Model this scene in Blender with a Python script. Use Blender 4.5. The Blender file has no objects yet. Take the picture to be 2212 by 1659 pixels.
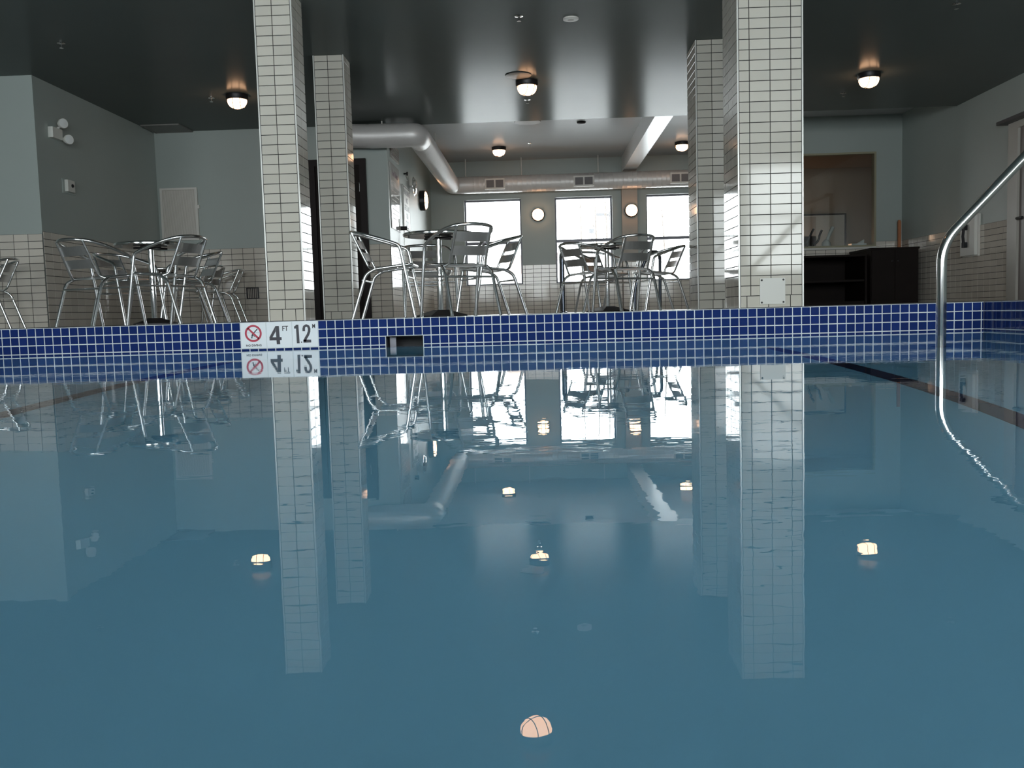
import bpy, math, random
from mathutils import Matrix, Vector, Euler

random.seed(7)
SC = bpy.context.scene
COL = SC.collection

# ------------------------------------------------------------------ camera
CAM_H = 0.1794
def make_camera():
    f, yaw, pit, rol = 1930.45, 0.031541, 0.078693, -0.028224
    cy, sy = math.cos(yaw), math.sin(yaw)
    F = Vector((-sy * math.cos(pit), cy * math.cos(pit), -math.sin(pit)))
    R0 = Vector((cy, sy, 0.0))
    U0 = R0.cross(F)
    R = math.cos(rol) * R0 + math.sin(rol) * U0
    U = -math.sin(rol) * R0 + math.cos(rol) * U0
    cd = bpy.data.cameras.new('camera')
    cd.sensor_width = 36.0
    cd.lens = f / 2212.0 * 36.0
    cd.clip_start = 0.02
    cd.clip_end = 300
    co = bpy.data.objects.new('camera', cd)
    COL.objects.link(co)
    M = Matrix(((R.x, U.x, -F.x, 0.0), (R.y, U.y, -F.y, 0.0), (R.z, U.z, -F.z, CAM_H), (0, 0, 0, 1)))
    co.matrix_world = M
    SC.camera = co
make_camera()

# ------------------------------------------------------------------ world, light, exposure
SKY = 9.0
LAMP = 6.0
POOL_FILL = 58.0
w = bpy.data.worlds.new('overcast_sky')
SC.world = w
w.use_nodes = True
bg = w.node_tree.nodes['Background']
bg.inputs[0].default_value = (0.93, 0.965, 1.0, 1)
bg.inputs[1].default_value = SKY

SC.view_settings.view_transform = 'Standard'
SC.view_settings.look = 'None'
SC.view_settings.exposure = 0.5
SC.view_settings.gamma = 1.0
SC.view_settings.use_curve_mapping = False
cyc = SC.cycles
cyc.use_denoising = True
cyc.max_bounces = 14
cyc.diffuse_bounces = 6
cyc.glossy_bounces = 6
cyc.transmission_bounces = 8
cyc.transparent_max_bounces = 12
cyc.sample_clamp_indirect = 6.0
cyc.caustics_reflective = False
cyc.caustics_refractive = True
cyc.blur_glossy = 0.5

def portal(name, loc, rot, sx, sy):
    ld = bpy.data.lights.new(name, 'AREA')
    ld.shape = 'RECTANGLE'
    ld.size, ld.size_y = sx, sy
    ld.cycles.is_portal = True
    o = bpy.data.objects.new(name, ld)
    o.location = loc
    o.rotation_euler = rot
    COL.objects.link(o)

# ------------------------------------------------------------------ materials
def mat(name, base, rough=0.5, metal=0.0, var=0.0, scale=6.0, bump=0.0, spec=0.5, emit=None, estr=0.0, objvar=0.0, aniso=0.0, coat=0.0):
    m = bpy.data.materials.new(name)
    m.use_nodes = True
    nt = m.node_tree
    b = nt.nodes['Principled BSDF']
    b.inputs['Base Color'].default_value = (*base, 1)
    b.inputs['Roughness'].default_value = rough
    b.inputs['Metallic'].default_value = metal
    b.inputs['Specular IOR Level'].default_value = spec
    if coat:
        b.inputs['Coat Weight'].default_value = coat
        b.inputs['Coat Roughness'].default_value = 0.08
    if emit:
        b.inputs['Emission Color'].default_value = (*emit, 1)
        b.inputs['Emission Strength'].default_value = estr
    src = None
    if var > 0 or bump > 0:
        tc = nt.nodes.new('ShaderNodeTexCoord')
        n = nt.nodes.new('ShaderNodeTexNoise')
        n.inputs['Scale'].default_value = scale
        n.inputs['Detail'].default_value = 4
        nt.links.new(tc.outputs['Object'], n.inputs['Vector'])
        if var > 0:
            r = nt.nodes.new('ShaderNodeMapRange')
            r.inputs['To Min'].default_value = 1 - var
            r.inputs['To Max'].default_value = 1 + var
            nt.links.new(n.outputs['Fac'], r.inputs['Value'])
            src = r.outputs['Result']
        if bump > 0:
            bp = nt.nodes.new('ShaderNodeBump')
            bp.inputs['Strength'].default_value = bump
            bp.inputs['Distance'].default_value = 0.01
            nt.links.new(n.outputs['Fac'], bp.inputs['Height'])
            nt.links.new(bp.outputs['Normal'], b.inputs['Normal'])
    if objvar > 0:
        oi = nt.nodes.new('ShaderNodeObjectInfo')
        r = nt.nodes.new('ShaderNodeMapRange')
        r.inputs['To Min'].default_value = 1 - objvar
        r.inputs['To Max'].default_value = 1 + objvar
        nt.links.new(oi.outputs['Random'], r.inputs['Value'])
        if src is None:
            src = r.outputs['Result']
        else:
            mm = nt.nodes.new('ShaderNodeMath')
            mm.operation = 'MULTIPLY'
            nt.links.new(src, mm.inputs[0])
            nt.links.new(r.outputs['Result'], mm.inputs[1])
            src = mm.outputs[0]
    if src is not None:
        v = nt.nodes.new('ShaderNodeVectorMath')
        v.operation = 'SCALE'
        v.inputs[0].default_value = base
        nt.links.new(src, v.inputs['Scale'])
        nt.links.new(v.outputs['Vector'], b.inputs['Base Color'])
    return m

M = {}
M['paint'] = mat('sage_wall_paint', (0.385, 0.435, 0.415), 0.42, var=0.03, scale=3)
M['pilaster'] = mat('taupe_pilaster_paint', (0.42, 0.38, 0.33), 0.45, var=0.03)
M['beam'] = mat('pale_beam_paint', (0.72, 0.73, 0.74), 0.3, var=0.03)
M['tile'] = mat('cream_glazed_tile', (0.635, 0.605, 0.535), 0.07, objvar=0.05, spec=0.5)
M['walltile'] = mat('beige_glazed_tile', (0.66, 0.61, 0.54), 0.08, objvar=0.06, spec=0.5)
M['grout'] = mat('dark_grey_grout', (0.035, 0.033, 0.034), 0.8, var=0.2, scale=40)
M['poolgrout'] = mat('pale_pool_grout', (0.62, 0.66, 0.66), 0.7, var=0.1, scale=40)
M['blue'] = mat('cobalt_glazed_tile', (0.011, 0.026, 0.125), 0.08, objvar=0.12, spec=0.5)
M['white'] = mat('white_glazed_marker_tile', (0.80, 0.83, 0.85), 0.15, var=0.02)
M['black'] = mat('black_print', (0.015, 0.015, 0.025), 0.4)
M['red'] = mat('red_print', (0.42, 0.02, 0.05), 0.4)
M['bead'] = mat('pale_metal_corner_bead', (0.80, 0.80, 0.76), 0.25, metal=0.2)
M['deck'] = mat('pale_grey_deck', (0.46, 0.46, 0.44), 0.4, var=0.15, scale=5, bump=0.1)
M['plaster'] = mat('pale_aqua_pool_plaster', (0.16, 0.41, 0.575), 0.7, var=0.03, scale=2)
M['stripe'] = mat('dark_navy_lane_stripe', (0.01, 0.02, 0.06), 0.5)
M['alu'] = mat('polished_aluminium', (0.86, 0.87, 0.88), 0.22, metal=1.0, var=0.03, scale=30)
M['slat'] = mat('brushed_aluminium_slat', (0.88, 0.88, 0.89), 0.36, metal=1.0, var=0.05, scale=60)
M['steel'] = mat('stainless_steel', (0.75, 0.75, 0.74), 0.12, metal=1.0, var=0.03, scale=20)
M['chrome'] = mat('chrome', (0.85, 0.85, 0.86), 0.06, metal=1.0)
M['gal'] = mat('galvanised_spiral_duct', (0.74, 0.72, 0.71), 0.42, metal=0.3, var=0.06, scale=8)
M['whitemetal'] = mat('white_painted_metal', (0.72, 0.70, 0.66), 0.4, var=0.02)
M['grille'] = mat('beige_perforated_metal', (0.46, 0.42, 0.38), 0.5)
M['darkmetal'] = mat('dark_bronze_metal', (0.03, 0.028, 0.03), 0.4, metal=0.6)
M['blackplastic'] = mat('black_plastic', (0.012, 0.012, 0.014), 0.5, spec=0.3)
M['whiteplastic'] = mat('off_white_plastic', (0.72, 0.72, 0.68), 0.4)
M['clearlens'] = mat('pale_lamp_lens', (0.75, 0.78, 0.78), 0.15)
M['wood'] = mat('espresso_brown_wood', (0.012, 0.008, 0.007), 0.6, var=0.3, scale=4, spec=0.15)
M['doorwood'] = mat('dark_brown_door', (0.016, 0.011, 0.011), 0.55, spec=0.2, var=0.2, scale=3)
M['framegrey'] = mat('taupe_door_frame', (0.42, 0.40, 0.36), 0.45)
M['doorgrey'] = mat('brown_grey_door_leaf', (0.20, 0.17, 0.165), 0.45)
M['olive'] = mat('olive_window_frame', (0.33, 0.31, 0.21), 0.45)
M['alframe'] = mat('dark_aluminium_window_frame', (0.14, 0.14, 0.16), 0.4, metal=0.5)
M['orange'] = mat('orange_painted_wood', (0.45, 0.17, 0.07), 0.5)
M['lobby'] = mat('warm_lobby_wall', (0.42, 0.34, 0.27), 0.7)
M['lobbyfloor'] = mat('lobby_floor', (0.2, 0.17, 0.14), 0.5)
M['paper'] = mat('pale_art_paper', (0.62, 0.62, 0.58), 0.5)
M['greyglass'] = mat('pale_grey_ceramic', (0.55, 0.58, 0.57), 0.2)
M['tableunder'] = mat('grey_table_underside', (0.16, 0.15, 0.14), 0.45, metal=0.3)
M['darksteel'] = mat('dark_blued_steel', (0.16, 0.18, 0.22), 0.25, metal=1.0)
M['louvre'] = mat('dark_grey_louvre', (0.16, 0.15, 0.155), 0.5)
M['hatch'] = mat('flat_taupe_cover', (0.20, 0.195, 0.185), 0.5)
M['concrete'] = mat('pale_concrete', (0.62, 0.62, 0.60), 0.8, var=0.1, scale=2)
M['snow'] = mat('pale_paving', (0.72, 0.72, 0.72), 0.9, var=0.05, scale=0.5)
M['bark'] = mat('grey_birch_bark', (0.10, 0.085, 0.075), 0.9, var=0.2, scale=10)
M['brick'] = mat('tan_brick', (0.20, 0.145, 0.12), 0.9, var=0.15, scale=3)
M['lampgrey'] = mat('grey_lamp_post', (0.06, 0.06, 0.065), 0.5)
M['lobbyfill'] = mat('lobby_fill_glow', (0.9, 0.7, 0.5), 0.4, emit=(1.0, 0.6, 0.38), estr=3.0)  # glow of the added lamp that fills the lobby
M['bulb'] = mat('warm_lit_glass', (0.9, 0.8, 0.7), 0.3, emit=(1.0, 0.56, 0.31), estr=LAMP)
M['poolfill'] = mat('underwater_fill_lens', (0.9, 0.9, 0.9), 0.3, emit=(0.85, 0.95, 1.0), estr=POOL_FILL)  # glow of the added lamps that brighten the pool

def glass_mat():
    m = bpy.data.materials.new('window_glass')
    m.use_nodes = True
    nt = m.node_tree
    nt.nodes.clear()
    out = nt.nodes.new('ShaderNodeOutputMaterial')
    mix = nt.nodes.new('ShaderNodeMixShader')
    fr = nt.nodes.new('ShaderNodeFresnel')
    fr.inputs['IOR'].default_value = 1.45
    tr = nt.nodes.new('ShaderNodeBsdfTransparent')
    tr.inputs['Color'].default_value = (0.95, 0.97, 0.96, 1)
    gl = nt.nodes.new('ShaderNodeBsdfGlossy')
    gl.inputs['Roughness'].default_value = 0.01
    nt.links.new(fr.outputs[0], mix.inputs[0])
    nt.links.new(tr.outputs[0], mix.inputs[1])
    nt.links.new(gl.outputs[0], mix.inputs[2])
    nt.links.new(mix.outputs[0], out.inputs[0])
    return m
M['glass'] = glass_mat()

def sheen_paint(name, base, rough, f0, f1):
    # satin enamel: diffuse paint under a weak clear sheen that grows at grazing angles
    m = bpy.data.materials.new(name)
    m.use_nodes = True
    nt = m.node_tree
    nt.nodes.clear()
    out = nt.nodes.new('ShaderNodeOutputMaterial')
    mix = nt.nodes.new('ShaderNodeMixShader')
    fr = nt.nodes.new('ShaderNodeFresnel')
    fr.inputs['IOR'].default_value = 1.45
    ma = nt.nodes.new('ShaderNodeMath')
    ma.operation = 'MULTIPLY_ADD'
    ma.inputs[1].default_value = f1
    ma.inputs[2].default_value = f0
    df = nt.nodes.new('ShaderNodeBsdfDiffuse')
    gl = nt.nodes.new('ShaderNodeBsdfGlossy')
    gl.inputs['Roughness'].default_value = rough
    tc = nt.nodes.new('ShaderNodeTexCoord')
    n = nt.nodes.new('ShaderNodeTexNoise')
    n.inputs['Scale'].default_value = 1.6
    n.inputs['Detail'].default_value = 4
    r = nt.nodes.new('ShaderNodeMapRange')
    r.inputs['To Min'].default_value = 0.95
    r.inputs['To Max'].default_value = 1.05
    v = nt.nodes.new('ShaderNodeVectorMath')
    v.operation = 'SCALE'
    v.inputs[0].default_value = base
    bp = nt.nodes.new('ShaderNodeBump')
    bp.inputs['Strength'].default_value = 0.03
    bp.inputs['Distance'].default_value = 0.01
    L = nt.links.new
    L(tc.outputs['Object'], n.inputs['Vector'])
    L(n.outputs['Fac'], r.inputs['Value'])
    L(r.outputs['Result'], v.inputs['Scale'])
    L(v.outputs['Vector'], df.inputs['Color'])
    L(n.outputs['Fac'], bp.inputs['Height'])
    L(bp.outputs['Normal'], gl.inputs['Normal'])
    L(fr.outputs[0], ma.inputs[0])
    L(ma.outputs[0], mix.inputs[0])
    L(df.outputs[0], mix.inputs[1])
    L(gl.outputs[0], mix.inputs[2])
    L(mix.outputs[0], out.inputs[0])
    return m
M['ceil'] = sheen_paint('dark_satin_ceiling_paint', (0.14, 0.162, 0.155), 0.20, 0.02, 0.28)
M['ceil_rear'] = sheen_paint('grey_satin_ceiling_paint', (0.52, 0.53, 0.54), 0.20, 0.02, 0.15)

def water_mat():
    m = bpy.data.materials.new('still_pool_water')
    m.use_nodes = True
    nt = m.node_tree
    nt.nodes.clear()
    out = nt.nodes.new('ShaderNodeOutputMaterial')
    g = nt.nodes.new('ShaderNodeBsdfGlass')
    g.inputs['IOR'].default_value = 1.333
    g.inputs['Roughness'].default_value = 0.0
    tc = nt.nodes.new('ShaderNodeTexCoord')
    mp = nt.nodes.new('ShaderNodeMapping')
    mp.inputs['Scale'].default_value = (0.8, 1.6, 1.0)
    n1 = nt.nodes.new('ShaderNodeTexNoise')
    n1.inputs['Scale'].default_value = 9.0
    n1.inputs['Detail'].default_value = 3.0
    n2 = nt.nodes.new('ShaderNodeTexNoise')
    n2.inputs['Scale'].default_value = 1.1
    n2.inputs['Detail'].default_value = 1.0
    r = nt.nodes.new('ShaderNodeMapRange')
    r.inputs['From Min'].default_value = 0.45
    r.inputs['From Max'].default_value = 0.62
    r.inputs['To Min'].default_value = 0.35
    r.inputs['To Max'].default_value = 1.0
    mu = nt.nodes.new('ShaderNodeMath')
    mu.operation = 'MULTIPLY'
    bp = nt.nodes.new('ShaderNodeBump')
    bp.inputs['Strength'].default_value = 1.0
    bp.inputs['Distance'].default_value = WATER_BUMP
    nt.links.new(tc.outputs['Object'], mp.inputs['Vector'])
    nt.links.new(mp.outputs[0], n1.inputs['Vector'])
    nt.links.new(tc.outputs['Object'], n2.inputs['Vector'])
    nt.links.new(n2.outputs['Fac'], r.inputs['Value'])
    nt.links.new(n1.outputs['Fac'], mu.inputs[0])
    nt.links.new(r.outputs['Result'], mu.inputs[1])
    nt.links.new(mu.outputs[0], bp.inputs['Height'])
    nt.links.new(bp.outputs['Normal'], g.inputs['Normal'])
    nt.links.new(g.outputs[0], out.inputs[0])
    return m
WATER_BUMP = 0.0003
M['water'] = water_mat()

def blue_grid_mat():
    m = bpy.data.materials.new('cobalt_tile_sheet')
    m.use_nodes = True
    nt = m.node_tree
    b = nt.nodes['Principled BSDF']
    b.inputs['Roughness'].default_value = 0.1
    tc = nt.nodes.new('ShaderNodeTexCoord')
    br = nt.nodes.new('ShaderNodeTexBrick')
    br.offset = 0.0
    br.inputs['Color1'].default_value = (0.012, 0.045, 0.22, 1)
    br.inputs['Color2'].default_value = (0.010, 0.035, 0.18, 1)
    br.inputs['Mortar'].default_value = (0.62, 0.66, 0.66, 1)
    br.inputs['Scale'].default_value = 1.0
    br.inputs['Mortar Size'].default_value = 0.003
    br.inputs['Brick Width'].default_value = 0.053
    br.inputs['Row Height'].default_value = 0.053
    nt.links.new(tc.outputs['UV'], br.inputs['Vector'])
    nt.links.new(br.outputs['Color'], b.inputs['Base Color'])
    return m

# ------------------------------------------------------------------ mesh helpers
class MB:
    def __init__(s):
        s.v = []; s.f = []; s.sm = []
    def add(s, verts, faces, smooth=False):
        k = len(s.v)
        s.v += [tuple(p) for p in verts]
        s.f += [tuple(i + k for i in f) for f in faces]
        s.sm += [smooth] * len(faces)
        return s
    def box(s, x0, x1, y0, y1, z0, z1):
        v = [(x0, y0, z0), (x1, y0, z0), (x1, y1, z0), (x0, y1, z0), (x0, y0, z1), (x1, y0, z1), (x1, y1, z1), (x0, y1, z1)]
        f = [(0, 3, 2, 1), (4, 5, 6, 7), (0, 1, 5, 4), (1, 2, 6, 5), (2, 3, 7, 6), (3, 0, 4, 7)]
        return s.add(v, f)
    def quad(s, a, b, c, d):
        return s.add([a, b, c, d], [(0, 1, 2, 3)])
    def lathe(s, prof, n=24, c=(0, 0, 0), axis='z', smooth=True):
        vs = []
        for (r, h) in prof:
            for k in range(n):
                a = 2 * math.pi * k / n
                p = (r * math.cos(a), r * math.sin(a), h)
                if axis == 'x': p = (h, p[0], p[1])
                elif axis == 'y': p = (p[1], h, p[0])
                vs.append((p[0] + c[0], p[1] + c[1], p[2] + c[2]))
        dirs = [Vector((prof[i + 1][0] - prof[i][0], prof[i + 1][1] - prof[i][1])) for i in range(len(prof) - 1)]
        a = 0
        for i in range(len(prof) - 1):
            last = i == len(prof) - 2
            if last or (dirs[i].length > 0 and dirs[i + 1].length > 0 and dirs[i].angle(dirs[i + 1]) > 0.75):
                fs = []
                for q in range(a, i + 1):
                    for k in range(n):
                        k2 = (k + 1) % n
                        fs.append(((q - a) * n + k, (q - a) * n + k2, (q - a + 1) * n + k2, (q - a + 1) * n + k))
                s.add(vs[a * n:(i + 2) * n], fs, smooth)
                a = i + 1
        if prof[0][0] > 1e-6: s.add(vs[:n], [tuple(reversed(range(n)))])
        if prof[-1][0] > 1e-6: s.add(vs[-n:], [tuple(range(n))])
        return s
    def tube(s, pts, r, n=10, closed=False, cap=True, rib=None):
        P = [Vector(p) for p in pts]
        m = len(P)
        T = []
        for i in range(m):
            a = P[i - 1] if i > 0 else (P[-1] if closed else P[0])
            b = P[i + 1] if i < m - 1 else (P[0] if closed else P[-1])
            T.append((b - a).normalized())
        up = Vector((0, 0, 1)) if abs(T[0].z) < 0.9 else Vector((1, 0, 0))
        nrm = (up - T[0] * up.dot(T[0])).normalized()
        vs = []
        for i in range(m):
            nrm = (nrm - T[i] * nrm.dot(T[i])).normalized()
            bn = T[i].cross(nrm)
            rr = r[i] if isinstance(r, (list, tuple)) else r
            for k in range(n):
                a = 2 * math.pi * k / n
                vs.append(P[i] + (nrm * math.cos(a) + bn * math.sin(a)) * rr)
        fs = []
        for i in range(m - (0 if closed else 1)):
            i2 = (i + 1) % m
            for k in range(n):
                k2 = (k + 1) % n
                fs.append((i * n + k, i * n + k2, i2 * n + k2, i2 * n + k))
        s.add(vs, fs, True)
        if cap and not closed:
            k0 = len(s.v) - len(vs)
            s.add(vs[:n], [tuple(reversed(range(n)))])
            s.add(vs[-n:], [tuple(range(n))])
        return s
    def prism(s, poly, fr, to):
        """poly: list of 2d points; fr/to: functions mapping (a,b)->3d."""
        n = len(poly)
        vs = [fr(*p) for p in poly] + [to(*p) for p in poly]
        fs = [tuple(reversed(range(n))), tuple(range(n, 2 * n))]
        fs += [(i, (i + 1) % n, n + (i + 1) % n, n + i) for i in range(n)]
        return s.add(vs, fs)
    def mesh(s, name, material):
        me = bpy.data.meshes.new(name)
        me.from_pydata(s.v, [], s.f)
        me.polygons.foreach_set('use_smooth', s.sm)
        if material is not None: me.materials.append(material)
        me.update()
        return me

def arc_fillet(pts, rad, n=5):
    P = [Vector(p) for p in pts]
    out = [P[0]]
    for i in range(1, len(P) - 1):
        a, b, c = P[i - 1], P[i], P[i + 1]
        r = rad[i] if isinstance(rad, dict) and i in rad else (rad if not isinstance(rad, dict) else 0.0)
        if r <= 0:
            out.append(b); continue
        d1, d2 = (a - b), (c - b)
        t = min(r, d1.length * 0.48, d2.length * 0.48)
        p1, p2 = b + d1.normalized() * t, b + d2.normalized() * t
        for k in range(n + 1):
            u = k / n
            out.append(p1 * (1 - u) ** 2 + b * 2 * u * (1 - u) + p2 * u * u)
    out.append(P[-1])
    return out

def put(name, me, parent=None, mw=None):
    o = bpy.data.objects.new(name, me)
    COL.objects.link(o)
    if parent is not None: o.parent = parent
    if mw is not None: o.matrix_basis = mw
    return o
def obj(name, mb, material, parent=None, mw=None):
    return put(name, mb.mesh(name, material), parent, mw)
def tag(o, label, cat, group=None, kind=None):
    o['label'] = label
    o['category'] = cat
    if group: o['group'] = group
    if kind: o['kind'] = kind
    return o
def thing(name, label, cat, loc=(0, 0, 0), rz=0.0, group=None, rot=None):
    o = bpy.data.objects.new(name, None)
    o.empty_display_size = 0.05
    COL.objects.link(o)
    o.location = loc
    o.rotation_euler = rot if rot is not None else (0, 0, rz)
    return tag(o, label, cat, group)
def struct(name, mb, material, label, cat):
    o = obj(name, mb, material)
    return tag(o, label, cat, None, 'structure')
def kids(o): return list(o.children)
def dup(o, parent=None):
    c = o.copy()
    COL.objects.link(c)
    c.parent = parent
    for ch in kids(o): dup(ch, c)
    return c

_tm = {}
def tile_mesh(w, h, d, bev, material):
    key = (round(w, 4), round(h, 4), d, bev, material.name)
    if key in _tm: return _tm[key]
    a, b = w / 2, h / 2
    i = min(bev, a * 0.4, b * 0.4)
    v = [(-a, -b, 0), (a, -b, 0), (a, b, 0), (-a, b, 0), (-a, -b, d - i), (a, -b, d - i), (a, b, d - i), (-a, b, d - i),
         (-a + i, -b + i, d), (a - i, -b + i, d), (a - i, b - i, d), (-a + i, b - i, d)]
    f = []
    for k in range(4):
        k2 = (k + 1) % 4
        f.append((k, k2, 4 + k2, 4 + k))
        f.append((4 + k, 4 + k2, 8 + k2, 8 + k))
    f.append((8, 9, 10, 11))
    me = bpy.data.meshes.new('tile')
    me.from_pydata(v, [], f)
    me.materials.append(material)
    me.update()
    _tm[key] = me
    return me

def edges(a0, a1, pitch, start=None):
    """cell boundaries from a0 to a1 with joints at start + k*pitch"""
    start = a0 if start is None else start
    k = math.ceil((a0 - start) / pitch - 1e-6)
    e = [a0]
    while start + k * pitch < a1 - 1e-4:
        p = start + k * pitch
        if p > a0 + 1e-4: e.append(p)
        k += 1
    e.append(a1)
    return e
def tiles(parent, O, U, V, cols, rows, material, gap=0.0054, d=0.005, bev=0.0012, skip=None, limit=300, bond=None, name='tile', tilt=0.0012, stuff_name='tile_rows', bed=None, start_count=0):
    """lay tiles on the face with origin O and axes U, V (normal = U x V); cols, rows are joint positions"""
    O, U, V = Vector(O), Vector(U).normalized(), Vector(V).normalized()
    N = U.cross(V)
    if bed is not None:
        mb = MB()
        u0, u1, v0, v1 = cols[0], cols[-1], rows[0], rows[-1]
        c = [O + U * a + V * b for a, b in ((u0, v0), (u1, v0), (u1, v1), (u0, v1))]
        t = [p + N * 0.002 for p in c]
        mb.add(c + t, [(4, 5, 6, 7), (0, 1, 5, 4), (1, 2, 6, 5), (2, 3, 7, 6), (3, 0, 4, 7)])
        obj('grout_bed', mb, bed, parent)
    cnt = start_count
    extra = MB()
    for j in range(len(rows) - 1):
        cc = cols if bond is None or j not in bond else bond[j]
        for i in range(len(cc) - 1):
            u0, u1, v0, v1 = cc[i], cc[i + 1], rows[j], rows[j + 1]
            if u1 - u0 < gap * 2 or v1 - v0 < gap * 2: continue
            if skip and skip(u0, u1, v0, v1): continue
            wd, ht = u1 - u0 - gap, v1 - v0 - gap
            ctr = O + U * (u0 + u1) / 2 + V * (v0 + v1) / 2 + N * 0.0012
            ta, tb = random.uniform(-tilt, tilt), random.uniform(-tilt, tilt)
            n2 = (N + U * ta + V * tb).normalized()
            u2 = (U - n2 * U.dot(n2)).normalized()
            v2 = n2.cross(u2)
            mw = Matrix(((u2.x, v2.x, n2.x, ctr.x), (u2.y, v2.y, n2.y, ctr.y), (u2.z, v2.z, n2.z, ctr.z), (0, 0, 0, 1)))
            me = tile_mesh(wd, ht, d, bev, material)
            if cnt < limit:
                put(name, me, parent, mw)
            else:
                extra.add([mw @ p.co for p in me.vertices], [tuple(p.vertices) for p in me.polygons])
            cnt += 1
    if extra.v:
        o = obj(stuff_name, extra, material, parent)
        o['kind'] = 'stuff'
    return cnt

# ------------------------------------------------------------------ levels of the place
DECK = 0.17
HC = 2.825            # pool-side ceiling
HB = 3.12             # raised rear ceiling
SOF = 12.6            # where the lower ceiling ends
PF, PR, PL, PN = 5.414, 2.6456, -3.6, -0.5    # pool edges: far, right, left, near
YL, XL, YBL = 9.49, -5.27, 12.5               # left face wall, alcove side wall, alcove back wall
XJ, YW = -2.03, 17.5                          # jog wall, window wall
XR, YRB, XJR = 5.766, 14.43, 4.1              # right wall, right rear wall, its jog
XFL, YF = -9.5, -1.2                          # far left wall, wall behind the viewer
DEPTH = -1.2
TW, TH = 0.157, 0.0785

# ------------------------------------------------------------------ room shell
def slabz(mb, x0, x1, y0, y1, z, t=0.06): mb.box(x0, x1, y0, y1, z, z + t)
mb = MB()
slabz(mb, XFL, XR + 0.15, YF, SOF, HC, 0.4)
struct('ceiling', mb, M['ceil'], 'dark semi-gloss lower ceiling over the pool', 'ceiling')
mb = MB()
slabz(mb, XJ - 0.2, XR + 0.15, SOF, YW + 0.2, HB, 0.1)
struct('ceiling_rear', mb, M['ceil_rear'], 'raised grey ceiling over the tables by the windows', 'ceiling')
mb = MB().box(1.673, 1.927, SOF, YW, HC + 0.002, HB)
struct('beam', mb, M['beam'], 'pale ceiling beam running back to the window wall', 'beam')

# deck round the pool
mb = MB()
for (x0, x1, y0, y1) in ((XFL, XR + .1, PF + 0.012, YW), (PR + 0.012, XR + .1, YF, PF + 0.012), (XFL, PL - 0.012, YF, PF + 0.012), (PL - 0.012, PR + 0.012, YF, PN - 0.012)):
    mb.box(x0, x1, y0, y1, DECK - 0.1, DECK - 0.001)
struct('floor', mb, M['deck'], 'grey pool deck at the far side of the water', 'floor')

def wall(name, x0, x1, y0, y1, z0, z1, material, label):
    return struct(name, MB().box(x0, x1, y0, y1, z0, z1), material, label, 'wall')
w_left = wall('wall_left', XFL, XL, YL, YL + 0.25, 0, HC, M['paint'], 'pale sage wall facing the pool with cream tiles below, at the far left')
w_side = wall('wall_alcove', XL - 0.25, XL, YL + 0.25, YBL, 0, HC, M['paint'], 'shaded side wall of the alcove with the twin emergency light')
w_bl = wall('wall_alcove_back', XL - 0.25, XJ, YBL, YBL + 0.12, 0, HC, M['paint'], 'sage alcove wall with the perforated access panel and dark door')
w_jog = wall('wall_signs', XJ - 0.12, XJ, YBL + 0.12, YW, 0, HB, M['paint'], 'side wall carrying the posted signs under the spiral duct')
w_right = wall('wall_right', XR, XR + 0.15, YF, YRB + .12, 0, HB, M['paint'], 'shaded sage right wall with beige tiles and the phone box')
w_rj = wall('wall_right_jog', XJR - 0.1, XJR, YRB + 0.12, YW, 0, HB, M['paint'], 'short wall hidden behind the right pillar')
w_fl = wall('wall_far_left', XFL - 0.15, XFL, YF, YL + 0.25, 0, HC, M['paint'], 'far left wall beyond the picture')

# window wall (pieces round the openings) and window structures
def wall_with_holes(name, axis_y, thick, x0, x1, z0, z1, holes, material, label):
    mb = MB()
    xs = x0
    for (a, b, c, d) in sorted(holes):
        if a > xs: mb.box(xs, a, axis_y, axis_y + thick, z0, z1)
        mb.box(a, b, axis_y, axis_y + thick, z0, c)
        mb.box(a, b, axis_y, axis_y + thick, d, z1)
        xs = b
    if xs < x1: mb.box(xs, x1, axis_y, axis_y + thick, z0, z1)
    return struct(name, mb, material, label, 'wall')
WIN = [(-1.384, -0.281), (0.372, 1.477), (2.134, 3.24)]
SILL, HEAD = 0.74, 2.39
w_win = wall_with_holes('wall_windows', YW, 0.25, XJ - 0.12, XJR, 0, HB, [(a, b, SILL, HEAD) for a, b in WIN], M['paint'], 'sage window wall at the end of the room')
def window(name, a, b, y, sill, head, label, tran=None, out=1, fmat=None, depth=0.06):
    fm = fmat or M['alframe']
    o = bpy.data.objects.new(name, None)
    COL.objects.link(o)
    o.empty_display_size = 0.05
    o.location = ((a + b) / 2, y, sill)
    tag(o, label, 'window', None, 'structure')
    ox, oz = (a + b) / 2, sill
    t = 0.03
    def L(mb): return MB().add([(p[0] - ox, p[1] - y, p[2] - oz) for p in mb.v], mb.f)
    mb = MB().box(a, a + t, y, y + depth, sill, head).box(b - t, b, y, y + depth, sill, head)
    mb.box(a + t, b - t, y, y + depth, sill, sill + t).box(a + t, b - t, y, y + depth, head - t, head)
    obj('frame', L(mb), fm, o)
    zs = [sill + t, head - t]
    if tran:
        obj('mullion', L(MB().box(a + t, b - t, y, y + depth, tran - 0.028, tran + 0.028)), fm, o)
        zs = [sill + t, tran - 0.028, tran + 0.028, head - t]
    for k in range(0, len(zs), 2):
        obj('pane', L(MB().box(a + t, b - t, y + depth * .5, y + depth * .5 + 0.006, zs[k], zs[k + 1])), M['glass'], o)
    return o
window('window_1', *WIN[0], YW + 0.12, SILL, HEAD, 'bright window nearest the sign wall, behind the middle table', 1.56)
window('window_2', *WIN[1], YW + 0.12, SILL, HEAD, 'bright window between the two round wall lamps', 1.56)
window('window_3', *WIN[2], YW + 0.12, SILL, HEAD, 'bright window partly hidden by the tiled pillar', 1.56)
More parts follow.
